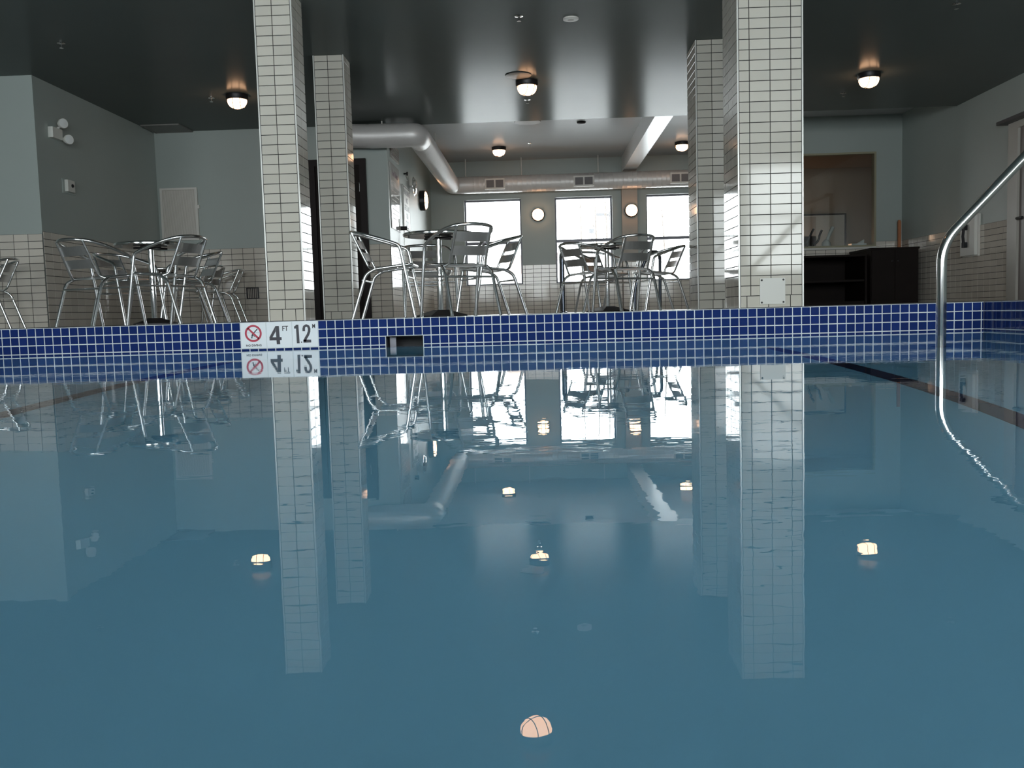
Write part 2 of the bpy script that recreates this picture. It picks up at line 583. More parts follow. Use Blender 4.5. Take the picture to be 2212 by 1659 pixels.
for k, (a, b) in enumerate(WIN):
    portal('sky_portal', ((a + b) / 2, YW + 0.3, (SILL + HEAD) / 2), (math.radians(-90), 0, 0), b - a, HEAD - SILL)
# wall behind the viewer with windows; the wide middle one is added for fill light
FW = [(-7.8, -5.4), (-3.5, 3.2), (3.6, 5.4)]
w_front = wall_with_holes('wall_front', YF - 0.25, 0.25, XFL, XR + .15, 0, HC, [(a, b, 0.75, 2.56) for a, b in FW], M['paint'], 'wall behind the viewer')
window('window_5', *FW[0], YF - 0.15, 0.75, 2.56, 'window behind the viewer at the left end', 1.7)
window('window_fill', *FW[1], YF - 0.15, 0.75, 2.56, 'added wide middle window behind the viewer, put in as fill light', 1.7)
window('window_6', *FW[2], YF - 0.15, 0.75, 2.56, 'window behind the viewer at the right end', 1.7)
for a, b in FW:
    portal('sky_portal', ((a + b) / 2, YF - 0.32, 1.655), (math.radians(90), 0, 0), b - a, 1.8)

# right rear wall with the interior window to the lobby
IW = (4.15, 5.36, 1.075, 2.55)
w_rb = wall_with_holes('wall_right_back', YRB, 0.12, XJR - 0.1, 6.7, 0, HB, [IW], M['paint'], 'sage wall with the interior window above the dark cabinets')
window('window_4', IW[0], IW[1], YRB - 0.02, IW[2], IW[3], 'olive framed interior window looking into the warm lobby', None, fmat=M['olive'], depth=0.12)
mb = MB().box(IW[0], IW[1], YRB - 0.03, YRB, 1.045, 1.075)
struct('trim_1', mb, M['whitemetal'], 'pale sill ledge under the lobby window', 'sill')
# lobby
mb = MB().box(XJR, 6.6, YRB + 0.12, YRB + 2.6, 0, DECK)
struct('floor_lobby', mb, M['lobbyfloor'], 'floor of the lobby behind the interior window', 'floor')
wall('wall_lobby', XJR, 6.6, YRB + 2.6, YRB + 2.7, 0, HB, M['lobby'], 'warm lobby wall seen through the interior window')
wall('wall_lobby_side', 6.6, 6.7, YRB + 0.12, YRB + 2.7, DECK, 2.7, M['lobby'], 'side wall of the lobby behind the interior window')
mb = MB().box(XJR, 6.7, YRB + 0.12, YRB + 2.7, 2.7, 2.8)
struct('ceiling_lobby', mb, M['lobby'], 'lobby ceiling seen through the interior window', 'ceiling')

# pilaster under the beam
mb = MB().box(1.654, 1.95, YW - 0.1, YW, 0, HC)
w_pil = struct('pilaster', mb, M['pilaster'], 'taupe pilaster under the ceiling beam between two windows', 'pilaster')

# ------------------------------------------------------------------ tiled pillars
def pillar(x0, x1, y0, y1, label, vx, side, vy, zrow, bottom):
    o = struct('pillar', MB().box(x0 + .006, x1 - .006, y0 + .006, y1 - .006, DECK, HC), M['grout'], label, 'pillar')
    rows = [DECK, zrow] + [zrow + k * TH for k in range(1, 40) if zrow + k * TH < HC - 0.012] + [HC]
    bond = {0: [x0 + q for q in bottom]}
    tiles(o, (0, y0 + .0045, 0), (1, 0, 0), (0, 0, 1), [x0 + .012] + vx + [x1 - .012], rows, M['tile'], bond=bond)
    if side > 0: tiles(o, (x1 - .0045, 0, 0), (0, 1, 0), (0, 0, 1), [y0 + .012] + vy + [y1], rows, M['tile'])
    else: tiles(o, (x0 + .0045, 0, 0), (0, -1, 0), (0, 0, 1), [-y1] + [-q for q in reversed(vy)] + [-(y0 + .012)], rows, M['tile'])
    for cx in (x0, x1):
        a = cx - (0.001 if cx == x0 else 0.010)
        obj('corner_bead', MB().box(a, a + 0.011, y0 - 0.001, y0 + 0.010, DECK, HC), M['bead'], o)
    return o
P1 = pillar(-2.228, -1.921, 7.342, 7.667, 'front left cream tiled pillar behind the depth marker', [-2.082], 1, [7.505], 0.267, [.012, .118, .228, .295])
P2 = pillar(-2.206, -1.896, 9.174, 9.48, 'rear left cream tiled pillar in front of the dark door', [-2.058], 1, [9.33], 0.250, [.012, .075, .185, .298])
P3 = pillar(1.619, 1.96, 9.13, 9.62, 'rear right tiled pillar half hidden behind the wider pillar', [1.778, 1.935], -1, [9.30, 9.46], 0.261, [.012, .15, .25, .329])
P4 = pillar(1.579, 2.082, 7.102, 7.63, 'wide front right tiled pillar with the blank white cover plate', [1.671, 1.829, 1.988], -1, [7.27, 7.42, 7.56], 0.264, [.012, .062, .23, .40, .491])

# ------------------------------------------------------------------ wall tiles
def rowsto(top, n=13): return [top - k * TH for k in range(n, -1, -1)]
R = [DECK] + [z for z in rowsto(1.17) if z > DECK + .02]
tiles(w_left, (0, YL, 0), (1, 0, 0), (0, 0, 1), edges(XL - 6 * TW, XL, TW, XL - 6 * TW), R, M['walltile'], bed=M['grout'])
R = [DECK] + [z for z in rowsto(1.195) if z > DECK + .02]
tiles(w_side, (XL, 0, 0), (0, 1, 0), (0, 0, 1), edges(YL + .01, YBL, TW), R, M['walltile'], bed=M['grout'])
n = tiles(w_bl, (0, YBL, 0), (1, 0, 0), (0, 0, 1), edges(XL, -3.13, TW, -4.268), R, M['walltile'], bed=M['grout'])
tiles(w_bl, (0, YBL, 0), (1, 0, 0), (0, 0, 1), edges(-2.33, XJ, TW, XJ), R, M['walltile'], bed=M['grout'], start_count=n)
tiles(w_jog, (XJ, 0, 0), (0, 1, 0), (0, 0, 1), edges(YBL + .01, YW, TW), R, M['walltile'], bed=M['grout'], limit=0)
R2 = [DECK] + [z for z in [1.108 - k * TH for k in range(12, -1, -1)] if z > DECK + .02]
def far_skip(a, b, c, d): return False
zc = max(z for z in R2 if z <= SILL + 0.01)
n = 0
Rlow = [z for z in R2 if z < SILL - 0.02] + [SILL - 0.002]
n = tiles(w_win, (0, YW, 0), (1, 0, 0), (0, 0, 1), edges(XJ, 1.654, TW, -0.234), Rlow, M['walltile'], bed=M['grout'], limit=300)
n = tiles(w_win, (0, YW, 0), (1, 0, 0), (0, 0, 1), edges(1.95, XJR - .1, TW, 2.0), Rlow, M['walltile'], bed=M['grout'], limit=300, start_count=n)
Rup = [SILL - .002] + [z for z in R2 if z > SILL + 0.02]
for a, b in ((XJ, WIN[0][0]), (WIN[0][1], WIN[1][0]), (WIN[1][1], 1.654), (1.95, WIN[2][0])):
    n = tiles(w_win, (0, YW, 0), (1, 0, 0), (0, 0, 1), edges(a, b, TW, -0.234), Rup, M['walltile'], bed=M['grout'], limit=300, start_count=n)
tiles(w_pil, (0, YW - .1, 0), (1, 0, 0), (0, 0, 1), edges(1.654, 1.95, TW, 1.654), Rlow + Rup[1:], M['walltile'], bed=M['grout'])
R3 = [DECK] + [z for z in rowsto(1.155) if z > DECK + .02]
tiles(w_right, (XR, 0, 0), (0, -1, 0), (0, 0, 1), [-q for q in reversed(edges(11.16, YRB, TW))], R3, M['walltile'], bed=M['grout'])
tiles(w_rb, (0, YRB, 0), (1, 0, 0), (0, 0, 1), edges(IW[1], XR, TW, IW[1]), R3[-4:], M['walltile'], bed=M['grout'])
tiles(w_rb, (0, YRB, 0), (1, 0, 0), (0, 0, 1), edges(XJR + .02, IW[1], TW, IW[1]), [0.75, 0.8285, 0.907, 0.9855, 1.044], M['walltile'], bed=M['grout'])

# ------------------------------------------------------------------ pool
BP = 0.053
SKX0, SKX1, SKZ0, SKZ1 = -0.928, -0.704, -0.06, 0.0625
mb = MB()
mb.box(PL, SKX0, PF, PF + 0.15, DEPTH, DECK - .001).box(SKX1, PR, PF, PF + 0.15, DEPTH, DECK - .001)
mb.box(SKX0, SKX1, PF, PF + 0.15, DEPTH, SKZ0).box(SKX0, SKX1, PF, PF + 0.15, SKZ1, DECK - .001)
w_pool = struct('wall_pool_far', mb, M['plaster'], 'far pool wall with its band of cobalt blue tiles at the waterline', 'pool wall')
mb = MB().box(PR, PR + 0.15, PN, PF + .15, DEPTH, DECK - .001)
w_poolr = struct('wall_pool_right', mb, M['plaster'], 'right pool wall with cobalt tiles receding past the handrail', 'pool wall')
mb = MB().box(PL - .15, PL, PN, PF + .15, DEPTH, DECK - .001)
w_pooll = struct('wall_pool_left', mb, M['plaster'], 'left pool wall out of view', 'pool wall')
mb = MB().box(PL, PR, PN - .15, PN, DEPTH, DECK - .001)
w_pooln = struct('wall_pool_near', mb, M['plaster'], 'near pool wall behind the viewer', 'pool wall')
mb = MB().box(PL - .15, PR + .15, PN - .15, PF + .15, DEPTH - .1, DEPTH)
f_pool = struct('floor_pool', mb, M['plaster'], 'pale aqua pool floor under the water', 'pool floor')
for x in (1.34, -1.82):
    obj('lane_stripe', MB().box(x - .042, x + .042, PN + .4, PF - .1, DEPTH, DEPTH + .006), M['stripe'], f_pool)

SGX = -1.819
signs = [(SGX + k * 0.159, SGX + (k + 1) * 0.159) for k in range(3)]
def in_sign(a, b): return a > signs[0][0] - .01 and b < signs[2][1] + .01
cols = edges(PL, PR, BP, PR)
rows = [0.17 - k * BP for k in range(6, -1, -1)]
def sk(a, b, c, d):
    if b > SKX0 + .004 and a < SKX1 - .004 and d > SKZ0 + .004 and c < SKZ1 - .004: return True
    return (a + b) / 2 > signs[0][0] and (a + b) / 2 < signs[2][1] and c > 0.0
# grout bed round the opening
tiles(w_pool, (0, PF, 0), (1, 0, 0), (0, 0, 1), [PL, SKX0], [rows[0], rows[-1]], M['blue'], bed=M['poolgrout'], skip=lambda *a: True)
tiles(w_pool, (0, PF, 0), (1, 0, 0), (0, 0, 1), [SKX1, PR], [rows[0], rows[-1]], M['blue'], bed=M['poolgrout'], skip=lambda *a: True)
tiles(w_pool, (0, PF, 0), (1, 0, 0), (0, 0, 1), [SKX0, SKX1], [SKZ1, rows[-1]], M['blue'], bed=M['poolgrout'], skip=lambda *a: True)
# joints shifted so the columns line up with the marker tiles
cols = edges(PL, PR, BP, SGX)
top3 = rows[3:]
near_cols = [c for c in cols if c > -3.36]
cut = sorted([c for c in near_cols if not (SKX0 - .012 < c < SKX0 + .012 or SKX1 - .012 < c < SKX1 + .012)] + [SKX0 - .003, SKX1 + .003])
cut2 = sorted([c for c in cols if c <= -3.36] + cut)
n = tiles(w_pool, (0, PF, 0), (1, 0, 0), (0, 0, 1), near_cols, top3, M['blue'], gap=0.006, d=0.004, skip=sk, tilt=0.004, limit=300, bond={0: cut})
tiles(w_pool, (0, PF, 0), (1, 0, 0), (0, 0, 1), cols, rows[:4], M['blue'], gap=0.006, d=0.004, skip=sk, tilt=0.003, limit=0, stuff_name='lower_tile_rows', bond={1: cut2, 2: cut2})
tiles(w_pool, (0, PF, 0), (1, 0, 0), (0, 0, 1), [c for c in cols if c <= -3.30], top3, M['blue'], gap=0.006, d=0.004, skip=sk, limit=0, stuff_name='end_tile_rows')
# edge course lying flat on the deck edge
tiles(w_pool, (0, PF, DECK - .003), (1, 0, 0), (0, 1, 0), cols, [0.0, 0.053], M['blue'], gap=0.006, d=0.003, limit=0, stuff_name='edge_tile_course', bed=M['poolgrout'])
yc = [PF - k * BP for k in range(30, -1, -1)]
tiles(w_poolr, (PR, 0, 0), (0, -1, 0), (0, 0, 1), [-q for q in reversed(yc)], rows[2:], M['blue'], gap=0.006, d=0.004, bed=M['poolgrout'], tilt=0.003)
yc2 = [PN] + [yc[0] - k * BP for k in range(80, -1, -1) if yc[0] - k * BP > PN + .01]
tiles(w_poolr, (PR, 0, 0), (0, -1, 0), (0, 0, 1), [-q for q in reversed(yc2)], rows, M['blue'], gap=0.006, d=0.004, bed=M['poolgrout'], limit=0)
tiles(w_poolr, (PR, 0, DECK - .003), (1, 0, 0), (0, 1, 0), [0, .053], yc2 + yc[1:], M['blue'], gap=0.006, d=0.003, limit=0, stuff_name='edge_tile_course', bed=M['poolgrout'])

tiles(w_pooll, (PL, 0, 0), (0, 1, 0), (0, 0, 1), yc2 + yc[1:], rows, M['blue'], gap=0.006, d=0.004, bed=M['poolgrout'], limit=0)
tiles(w_pooll, (PL - .053, 0, DECK - .003), (1, 0, 0), (0, 1, 0), [0, .053], yc2 + yc[1:], M['blue'], gap=0.006, d=0.003, limit=0, stuff_name='edge_tile_course', bed=M['poolgrout'])
# skimmer opening
mb = MB()
mb.box(SKX0 - .001, SKX0 + .002, PF - .004, PF + .2, SKZ0, SKZ1).box(SKX1 - .002, SKX1 + .001, PF - .004, PF + .2, SKZ0, SKZ1)
mb.box(SKX0, SKX1, PF - .004, PF + .2, SKZ1 - .002, SKZ1 + .001).box(SKX0, SKX1, PF - .004, PF + .2, SKZ0 - .004, SKZ0)
sk_o = obj('skimmer_mouth', mb, M['blackplastic'], w_pool)
sk_o['label'] = 'dark skimmer opening at the waterline'
obj('skimmer_back', MB().box(SKX0, SKX1, PF + .19, PF + .2, SKZ0, SKZ1), M['blackplastic'], w_pool)
obj('skimmer_weir', MB().box(SKX0 + .012, SKX0 + .05, PF + .06, PF + .075, SKZ0, SKZ1 - .006), M['alframe'], w_pool)

# depth marker tiles with their print
def text_mesh(body, size, bold=0.0, sx=1.0, extr=0.0004):
    cu = bpy.data.curves.new('lettering', 'FONT')
    cu.body = body
    cu.size = size
    cu.align_x = 'CENTER'
    cu.align_y = 'CENTER'
    cu.offset = bold
    cu.extrude = extr
    cu.resolution_u = 3
    o = bpy.data.objects.new('lettering', cu)
    COL.objects.link(o)
    bpy.context.view_layer.update()
    dg = bpy.context.evaluated_depsgraph_get()
    me = bpy.data.meshes.new_from_object(o.evaluated_get(dg))
    bpy.data.objects.remove(o)
    xs = [v.co.x for v in me.vertices]; ys = [v.co.y for v in me.vertices]
    cx, cy = (min(xs) + max(xs)) / 2, (min(ys) + max(ys)) / 2
    for v in me.vertices:
        v.co.x = (v.co.x - cx) * sx
        v.co.y -= cy
    return me
def face_m(O, U, V):
    O, U, V = Vector(O), Vector(U).normalized(), Vector(V).normalized()
    N = U.cross(V)
    return Matrix(((U.x, V.x, N.x, O.x), (U.y, V.y, N.y, O.y), (U.z, V.z, N.z, O.z), (0, 0, 0, 1)))
def flat_poly(poly, z0=0.0, z1=0.0008):
    return MB().prism(poly, lambda a, b: (a, b, z0), lambda a, b: (a, b, z1))
def bar2(a, b, wd, z1=0.0008):
    a, b = Vector(a), Vector(b)
    d = (b - a).normalized()
    n_ = Vector((-d.y, d.x)) * wd / 2
    return flat_poly([tuple(a - n_), tuple(b - n_), tuple(b + n_), tuple(a + n_)], 0.0, z1)
def ring2(r0, r1, n=40, z1=0.0008, c=(0, 0)):
    mb = MB()
    for k in range(n):
        a, b = 2 * math.pi * k / n, 2 * math.pi * (k + 1) / n
        p = [(r0, a), (r1, a), (r1, b), (r0, b)]
        mb.add([(c[0] + r * math.cos(t), c[1] + r * math.sin(t), z1) for r, t in p], [(0, 1, 2, 3)])
    return mb
Tsz = 0.1565
sign_labels = ['white no diving marker tile with red prohibition ring', 'white depth tile reading 4 FT', 'white depth tile reading 1.2 M']
sg = []
for (a, b), lab in zip(signs, sign_labels):
    o = put('marker_tile', tile_mesh(Tsz, Tsz, 0.005, 0.0012, M['white']), w_pool, face_m(((a + b) / 2, PF - 0.0012, 0.0905), (1, 0, 0), (0, 0, 1)))
    o['label'] = lab
    sg.append(o)
Z = 0.0052
def on_tile(name, me_or_mb, m_, par, x, y, rot=0.0):
    me = me_or_mb if not isinstance(me_or_mb, MB) else me_or_mb.mesh(name, m_)
    if not me.materials: me.materials.append(m_)
    else: me.materials[0] = m_
    return put(name, me, par, Matrix.Translation((x, y, Z)) @ Matrix.Rotation(rot, 4, 'Z'))
on_tile('red_ring', ring2(0.040, 0.052), M['red'], sg[0], 0.0, 0.012)
on_tile('red_slash', bar2((-0.033, 0.033), (0.033, -0.033), 0.011), M['red'], sg[0], 0.0, 0.012)
dv = MB()
for a, b, wd in (((-.004, -.004), (.026, .026), .006), ((-.009, -.018), (-.003, -.002), .009), ((-.009, -.018), (-.010, -.028), .005), ((-.003, -.010), (.008, -.020), .004)):
    q = bar2(a, b, wd, 0.0005)
    dv.add(q.v, q.f)
for k in range(8):
    a, b = 2 * math.pi * k / 8, 2 * math.pi * (k + 1) / 8
    dv.add([(-.010, -.026, .0005), (-.010 + .0045 * math.cos(a), -.026 + .0045 * math.sin(a), .0005), (-.010 + .0045 * math.cos(b), -.026 + .0045 * math.sin(b), .0005)], [(0, 1, 2)])
on_tile('diver_figure', dv, M['black'], sg[0], 0.0, 0.012)
wv = MB()
for yy in (0.0035, -0.0285):
    for k in range(9):
        xa = -.036 + k * .008 if yy > 0 else -.020 + k * .0045
        q = bar2((xa, yy + (.001 if k % 2 else 0)), (xa + (.0075 if yy > 0 else .004), yy + (0 if k % 2 else .001)), .0011, 0.0004)
        wv.add(q.v, q.f)
on_tile('wave_lines', wv, M['black'], sg[0], 0.0, 0.012)
on_tile('lettering', text_mesh('NO DIVING', 0.0175, 0.0005, 1.05), M['black'], sg[0], 0.0, -0.061)
PX = 0.0002865
def px(pts, cx): return [((x - cx) * PX, (632 - y) * PX) for x, y in pts]
four = MB()
for poly in ([(805, 680), (870, 685), (944, 560), (945, 445)], [(945, 445), (1018, 445), (1030, 835), (955, 835)], [(805, 680), (805, 750), (953, 750), (950, 684)], [(1024, 684), (1065, 684), (1065, 750), (1027, 750)]):
    q = flat_poly(list(reversed(px(poly, 1017)))) if poly[0][0] != 805 or poly[1][0] == 870 else flat_poly(px(poly, 1017))
    four.add(q.v, q.f)
on_tile('numeral', four, M['black'], sg[1], 0, 0)
on_tile('unit', text_mesh('FT', 0.044, 0.0009, 0.80), M['black'], sg[1], 0.0385, 0.0375)
one = MB()
for poly in ([(1390, 432), (1395, 825), (1455, 825), (1445, 432)], [(1350, 468), (1350, 512), (1391, 512), (1391, 440)]):
    q = flat_poly(px(poly, 1580))
    one.add(q.v, q.f)
on_tile('numeral', one, M['black'], sg[2], 0, 0)
on_tile('decimal_point', flat_poly([(.0042 * math.cos(k * math.pi / 5), .0042 * math.sin(k * math.pi / 5)) for k in range(10)]), M['black'], sg[2], (1498 - 1580) * PX, (632 - 803) * PX)
path = px([(1556, 572), (1556, 520), (1568, 475), (1612, 452), (1656, 472), (1673, 520), (1668, 580), (1640, 650), (1590, 725), (1563, 790)], 1580)
vs, n_ = [], len(path)
for k in range(n_):
    a, b = Vector(path[max(0, k - 1)]), Vector(path[min(n_ - 1, k + 1)])
    d_ = (b - a).normalized()
    nn = Vector((-d_.y, d_.x)) * 28 * PX
    vs += [(*(Vector(path[k]) - nn), .0008), (*(Vector(path[k]) + nn), .0008)]
two = MB().add(vs, [(2 * k, 2 * k + 2, 2 * k + 3, 2 * k + 1) for k in range(n_ - 1)])
q = flat_poly(px([(1535, 750), (1535, 815), (1703, 815), (1703, 755)], 1580))
two.add(q.v, q.f)
on_tile('numeral', two, M['black'], sg[2], 0, 0)
on_tile('unit', text_mesh('M', 0.036, 0.0007, 0.74), M['black'], sg[2], (1770 - 1580) * PX, (632 - 468) * PX)

# water
mb = MB().quad((PL, PN, 0), (PR, PN, 0), (PR, PF, 0), (PL, PF, 0))
wt = obj('water', mb, M['water'])
tag(wt, 'still blue pool water mirroring the room', 'water', None, 'stuff')
# underwater lamps added out of view, beside the viewer, to brighten the water
for x, sgn, lab in ((PL, 1, 'added underwater fill lamp, unseen, on the left pool wall'), (PR, -1, 'added underwater fill lamp, unseen, on the right pool wall')):
    t = thing('pool_fill_lamp', lab, 'fill lamp', (x, 0.7, -0.6), 0, 'added underwater fill lamps in the pool walls')
    obj('lens', MB().lathe([(0.13, 0.0), (0.125, sgn * 0.02), (0.0, sgn * 0.03)], 20, axis='x'), M['poolfill'], t)
    obj('bezel', MB().lathe([(0.13, 0.0), (0.15, 0.0), (0.15, sgn * 0.012), (0.13, sgn * 0.012)], 20, axis='x'), M['steel'], t)

# ------------------------------------------------------------------ handrail
t = thing('handrail', 'stainless steel pool handrail rising out of the water and bending right', 'handrail', (2.142, 4.834, DEPTH))
pts = [(0, 0, 0), (0, 0, 1.685), (0.66, 0, 2.365), (1.10, 0, 2.365), (1.10, 0, DECK - DEPTH)]
obj('rail', MB().tube(arc_fillet(pts, {1: 0.11, 2: 0.2, 3: 0.2}, 10), 0.0255, 18), M['steel'], t)
obj('deck_flange', MB().lathe([(0.05, 0), (0.05, 0.012), (0.03, 0.02), (0.026, 0.03)], 20, (1.10, 0, DECK - DEPTH)), M['steel'], t)
obj('floor_flange', MB().lathe([(0.05, 0), (0.05, 0.012), (0.026, 0.03)], 20), M['steel'], t)

# ------------------------------------------------------------------ bistro chairs
S = 0.95
def sc(pts): return [(x * S, y * S, z * S) for x, y, z in pts]
def make_chair():
    t = thing('bistro_chair', 'x', 'chair')
    R1 = 0.0135
    for s in (-1, 1):
        obj('leg', MB().tube(sc([(s * .262, .285, 0), (s * .257, .185, .55)]), R1, 10), M['alu'], t)
        obj('leg', MB().tube(arc_fillet(sc([(s * .222, -.248, 0), (s * .215, -.125, .375), (s * .212, -.045, .415)]), {1: .05}, 6), R1, 10), M['alu'], t)
    loop = [(.257, .185, .55), (.256, .172, .605), (.252, .11, .63), (.243, -.02, .672), (.222, -.13, .705), (.175, -.22, .728), (.095, -.268, .738), (0, -.282, .741)]
    full = loop + [(-x, y, z) for x, y, z in reversed(loop[:-1])]
    obj('armrest', MB().tube(arc_fillet(sc(full), {k: (.045 if k in (1, 13) else .06) for k in range(1, len(full) - 1)}, 4), R1, 10), M['alu'], t)
    rail = [(.212, -.045, .415), (.212, .22, .445), (.19, .262, .447), (-.19, .262, .447), (-.212, .22, .445), (-.212, -.045, .415)]
    obj('seat_frame', MB().tube(arc_fillet(sc(rail), {2: .03, 3: .03, 1: .02, 4: .02}, 4), 0.012, 10), M['alu'], t)
    for s in (-1, 1):
        obj('back_upright', MB().tube(arc_fillet(sc([(s * .155, -.244, .728), (s * .165, -.105, .43), (s * .205, -.055, .412)]), {1: .06}, 6), 0.0105, 10), M['alu'], t)
    # back slats follow the uprights, slightly bowed
    def on_up(z): 
        u = (.728 - z) / (.728 - .43)
        return -.244 + u * .139
    for z0, z1 in ((.605, .682), (.497, .572)):
        mb = MB()
        vs, fs = [], []
        n_ = 7
        for k in range(n_):
            x = -.158 + .316 * k / (n_ - 1)
            bow = -.02 * (1 - (2 * k / (n_ - 1) - 1) ** 2)
            for (dz, off) in ((z0, 0.006), (z1, 0.006), (z1, 0.010), (z0, 0.010)):
                vs.append((x * S, (on_up(dz) + bow + off) * S, dz * S))
        for k in range(n_ - 1):
            for q in range(4):
                q2 = (q + 1) % 4
                fs.append((k * 4 + q, k * 4 + q2, k * 4 + 4 + q2, k * 4 + 4 + q))
        fs += [(3, 2, 1, 0), ((n_ - 1) * 4, (n_ - 1) * 4 + 1, (n_ - 1) * 4 + 2, (n_ - 1) * 4 + 3)]
        mb.add(vs, fs)
        obj('back_slat', mb, M['slat'], t)
    for k in range(5):
        y0 = -.055 + k * .062
        zz = .420 + .030 * (y0 + .045) / .265
        mb = MB()
        vs, fs = [], []
        n_ = 7
        for q in range(n_):
            x = -.212 + .424 * q / (n_ - 1)
            sag = -.014 * (1 - (2 * q / (n_ - 1) - 1) ** 2)
            for yy, dz in ((y0, 0), (y0 + .052, .006), (y0 + .052, .010), (y0, .004)):
                vs.append((x * S, yy * S, (zz + sag + dz) * S))
        for q in range(n_ - 1):
            for p in range(4):
                p2 = (p + 1) % 4
                fs.append((q * 4 + p, q * 4 + p2, q * 4 + 4 + p2, q * 4 + 4 + p))
        fs += [(3, 2, 1, 0), ((n_ - 1) * 4, (n_ - 1) * 4 + 1, (n_ - 1) * 4 + 2, (n_ - 1) * 4 + 3)]
        mb.add(vs, fs)
        obj('seat_slat', mb, M['slat'], t)
    obj('crossbar', MB().tube(sc([(-.218, -.150, .322), (.218, -.150, .322)]), 0.0085, 8), M['alu'], t)
    obj('crossbar', MB().tube(sc([(-.259, .223, .342), (.259, .223, .342)]), 0.0085, 8), M['alu'], t)
    return t
chairs = [  # back-top x, y, heading vector, label
    (-3.785, 7.145, 0.377, 0.926, 'polished chair in front of the shaded alcove, its back toward the emergency light'),
    (-2.745, 7.24, -0.945, 0.327, 'polished chair seen from behind just left of the depth marker and front left pillar'),
    (-4.25, 8.72, 0.912, -0.411, 'chair behind the alcove table with dark slats, facing the pool'),
    (-3.20, 9.0, -0.734, -0.679, 'chair on the pillar side of the alcove table, facing left'),
    (-3.97, 11.12, -0.931, 0.365, 'distant chair with a rounded back under the perforated access panel'),
    (-3.985, 12.12, -0.96, -0.12, 'distant chair beside the small slatted wall vent'),
    (-5.29, 9.02, -0.976, -0.216, 'chair cut off by the picture edge in front of the pale left wall'),
    (-1.52, 7.354, 1.000, 0.008, 'chair seen side-on touching the rear left pillar, facing right'),
    (-0.46, 6.92, -0.515, 0.857, 'nearest chair of the middle table, its back to the pool'),
    (-0.158, 8.2, -0.914, -0.405, 'chair of the middle table dark against the first window, facing left'),
    (-1.114, 8.88, 0.223, -0.975, 'chair behind the middle table under the posted signs, facing the pool'),
    (0.297, 9.19, 0.772, 0.636, 'leftmost chair of the table beside the right pillars'),
    (0.581, 10.63, 0.596, -0.803, 'chair behind the right hand table, dark against the second window'),
    (0.977, 8.41, -0.400, 0.917, 'chair of the right hand table with its back to the pool below the pilaster'),
    (1.62, 10.06, -0.971, -0.240, 'chair of the right hand table nearest the rear right pillar'),
]
proto = make_chair()
for i, (bx, by, hx, hy, lab) in enumerate(chairs):
    c = proto if i == 0 else dup(proto)
    l = math.hypot(hx, hy); hx /= l; hy /= l
    c.location = (bx + hx * .282 * S, by + hy * .282 * S, DECK)
    c.rotation_euler = (0, 0, math.atan2(hy, hx) - math.pi / 2)
    c['label'] = lab
    c['group'] = 'aluminium bistro chairs around the deck tables'

t = thing('grab_rail', 'dark bent grab rail behind the right hand table, below the pilaster', 'rail', (1.216, 11.35, DECK))
obj('rail', MB().tube(arc_fillet([(0, 0, 0), (0.01, 0, .31), (.19, .02, .74), (.36, .25, .74), (.36, .30, 0)], {1: .12, 2: .1, 3: .1}, 6), .021, 12), M['darksteel'], t)
obj('deck_flange', MB().lathe([(.045, 0), (.045, .012), (.022, .02)], 16), M['darksteel'], t)
t = thing('grab_rail', 'dark upright grab rail behind the leftmost chair by the second window', 'rail', (.318, 11.35, DECK))
obj('rail', MB().tube(arc_fillet([(0, 0, 0), (0, 0, .78), (0, .55, .78), (0, .55, 0)], .12, 6), .026, 12), M['darksteel'], t)
obj('deck_flange', MB().lathe([(.05, 0), (.05, .012), (.027, .02)], 16), M['darksteel'], t)

# ------------------------------------------------------------------ bistro tables
def make_table():
    t = thing('bistro_table', 'x', 'table')
    obj('tabletop', MB().lathe([(.296, .690), (.303, .694), (.306, .705), (.303, .716), (.296, .720), (0, .718)], 36), M['steel'], t)
    obj('underside', MB().lathe([(0.0, .692), (.297, .692)], 32), M['tableunder'], t)
    sp = MB()
    for a in (0.4, 0.4 + math.pi / 2):
        dx, dy = math.cos(a), math.sin(a)
        nx, ny = -dy * .018, dx * .018
        sp.add([(dx * r + nx * q, dy * r + ny * q, z) for z in (.668, .683) for r, q in ((-.15, -1), (.15, -1), (.15, 1), (-.15, 1))],
               [(3, 2, 1, 0), (4, 5, 6, 7), (0, 1, 5, 4), (1, 2, 6, 5), (2, 3, 7, 6), (3, 0, 4, 7)])
    obj('spider_bracket', sp, M['darkmetal'], t)
    obj('pole', MB().tube([(0, 0, .03), (0, 0, .67)], 0.0245, 20), M['chrome'], t)
    b = MB()
    a_, z0, z1 = .17, .012, .058
    v = []
    for r, z in ((a_, 0), (a_, z0), (.05, z1)):
        v += [(-r, -r, z), (r, -r, z), (r, r, z), (-r, r, z)]
    f = [(3, 2, 1, 0), (8, 9, 10, 11)]
    for q in (0, 4):
        f += [(q + k, q + (k + 1) % 4, q + 4 + (k + 1) % 4, q + 4 + k) for k in range(4)]
    b.add(v, f)
    obj('base', b, M['darkmetal'], t)
    return t
tp = make_table()
tabs = [(-3.43, 7.92, .5, 'round bistro table among the chairs in the left alcove'), (-0.845, 7.77, .55, 'round bistro table in front of the posted signs'),
        (0.755, 9.75, .5, 'round bistro table in front of the second window'), (-4.9, 11.6, .3, 'far round bistro table under the perforated panel, mostly hidden')]
for i, (x, y, a, lab) in enumerate(tabs):
    c = tp if i == 0 else dup(tp)
    c.location = (x, y, DECK)
    c.rotation_euler = (0, 0, a)
    c['label'] = lab
    c['group'] = 'round bistro tables on the deck'

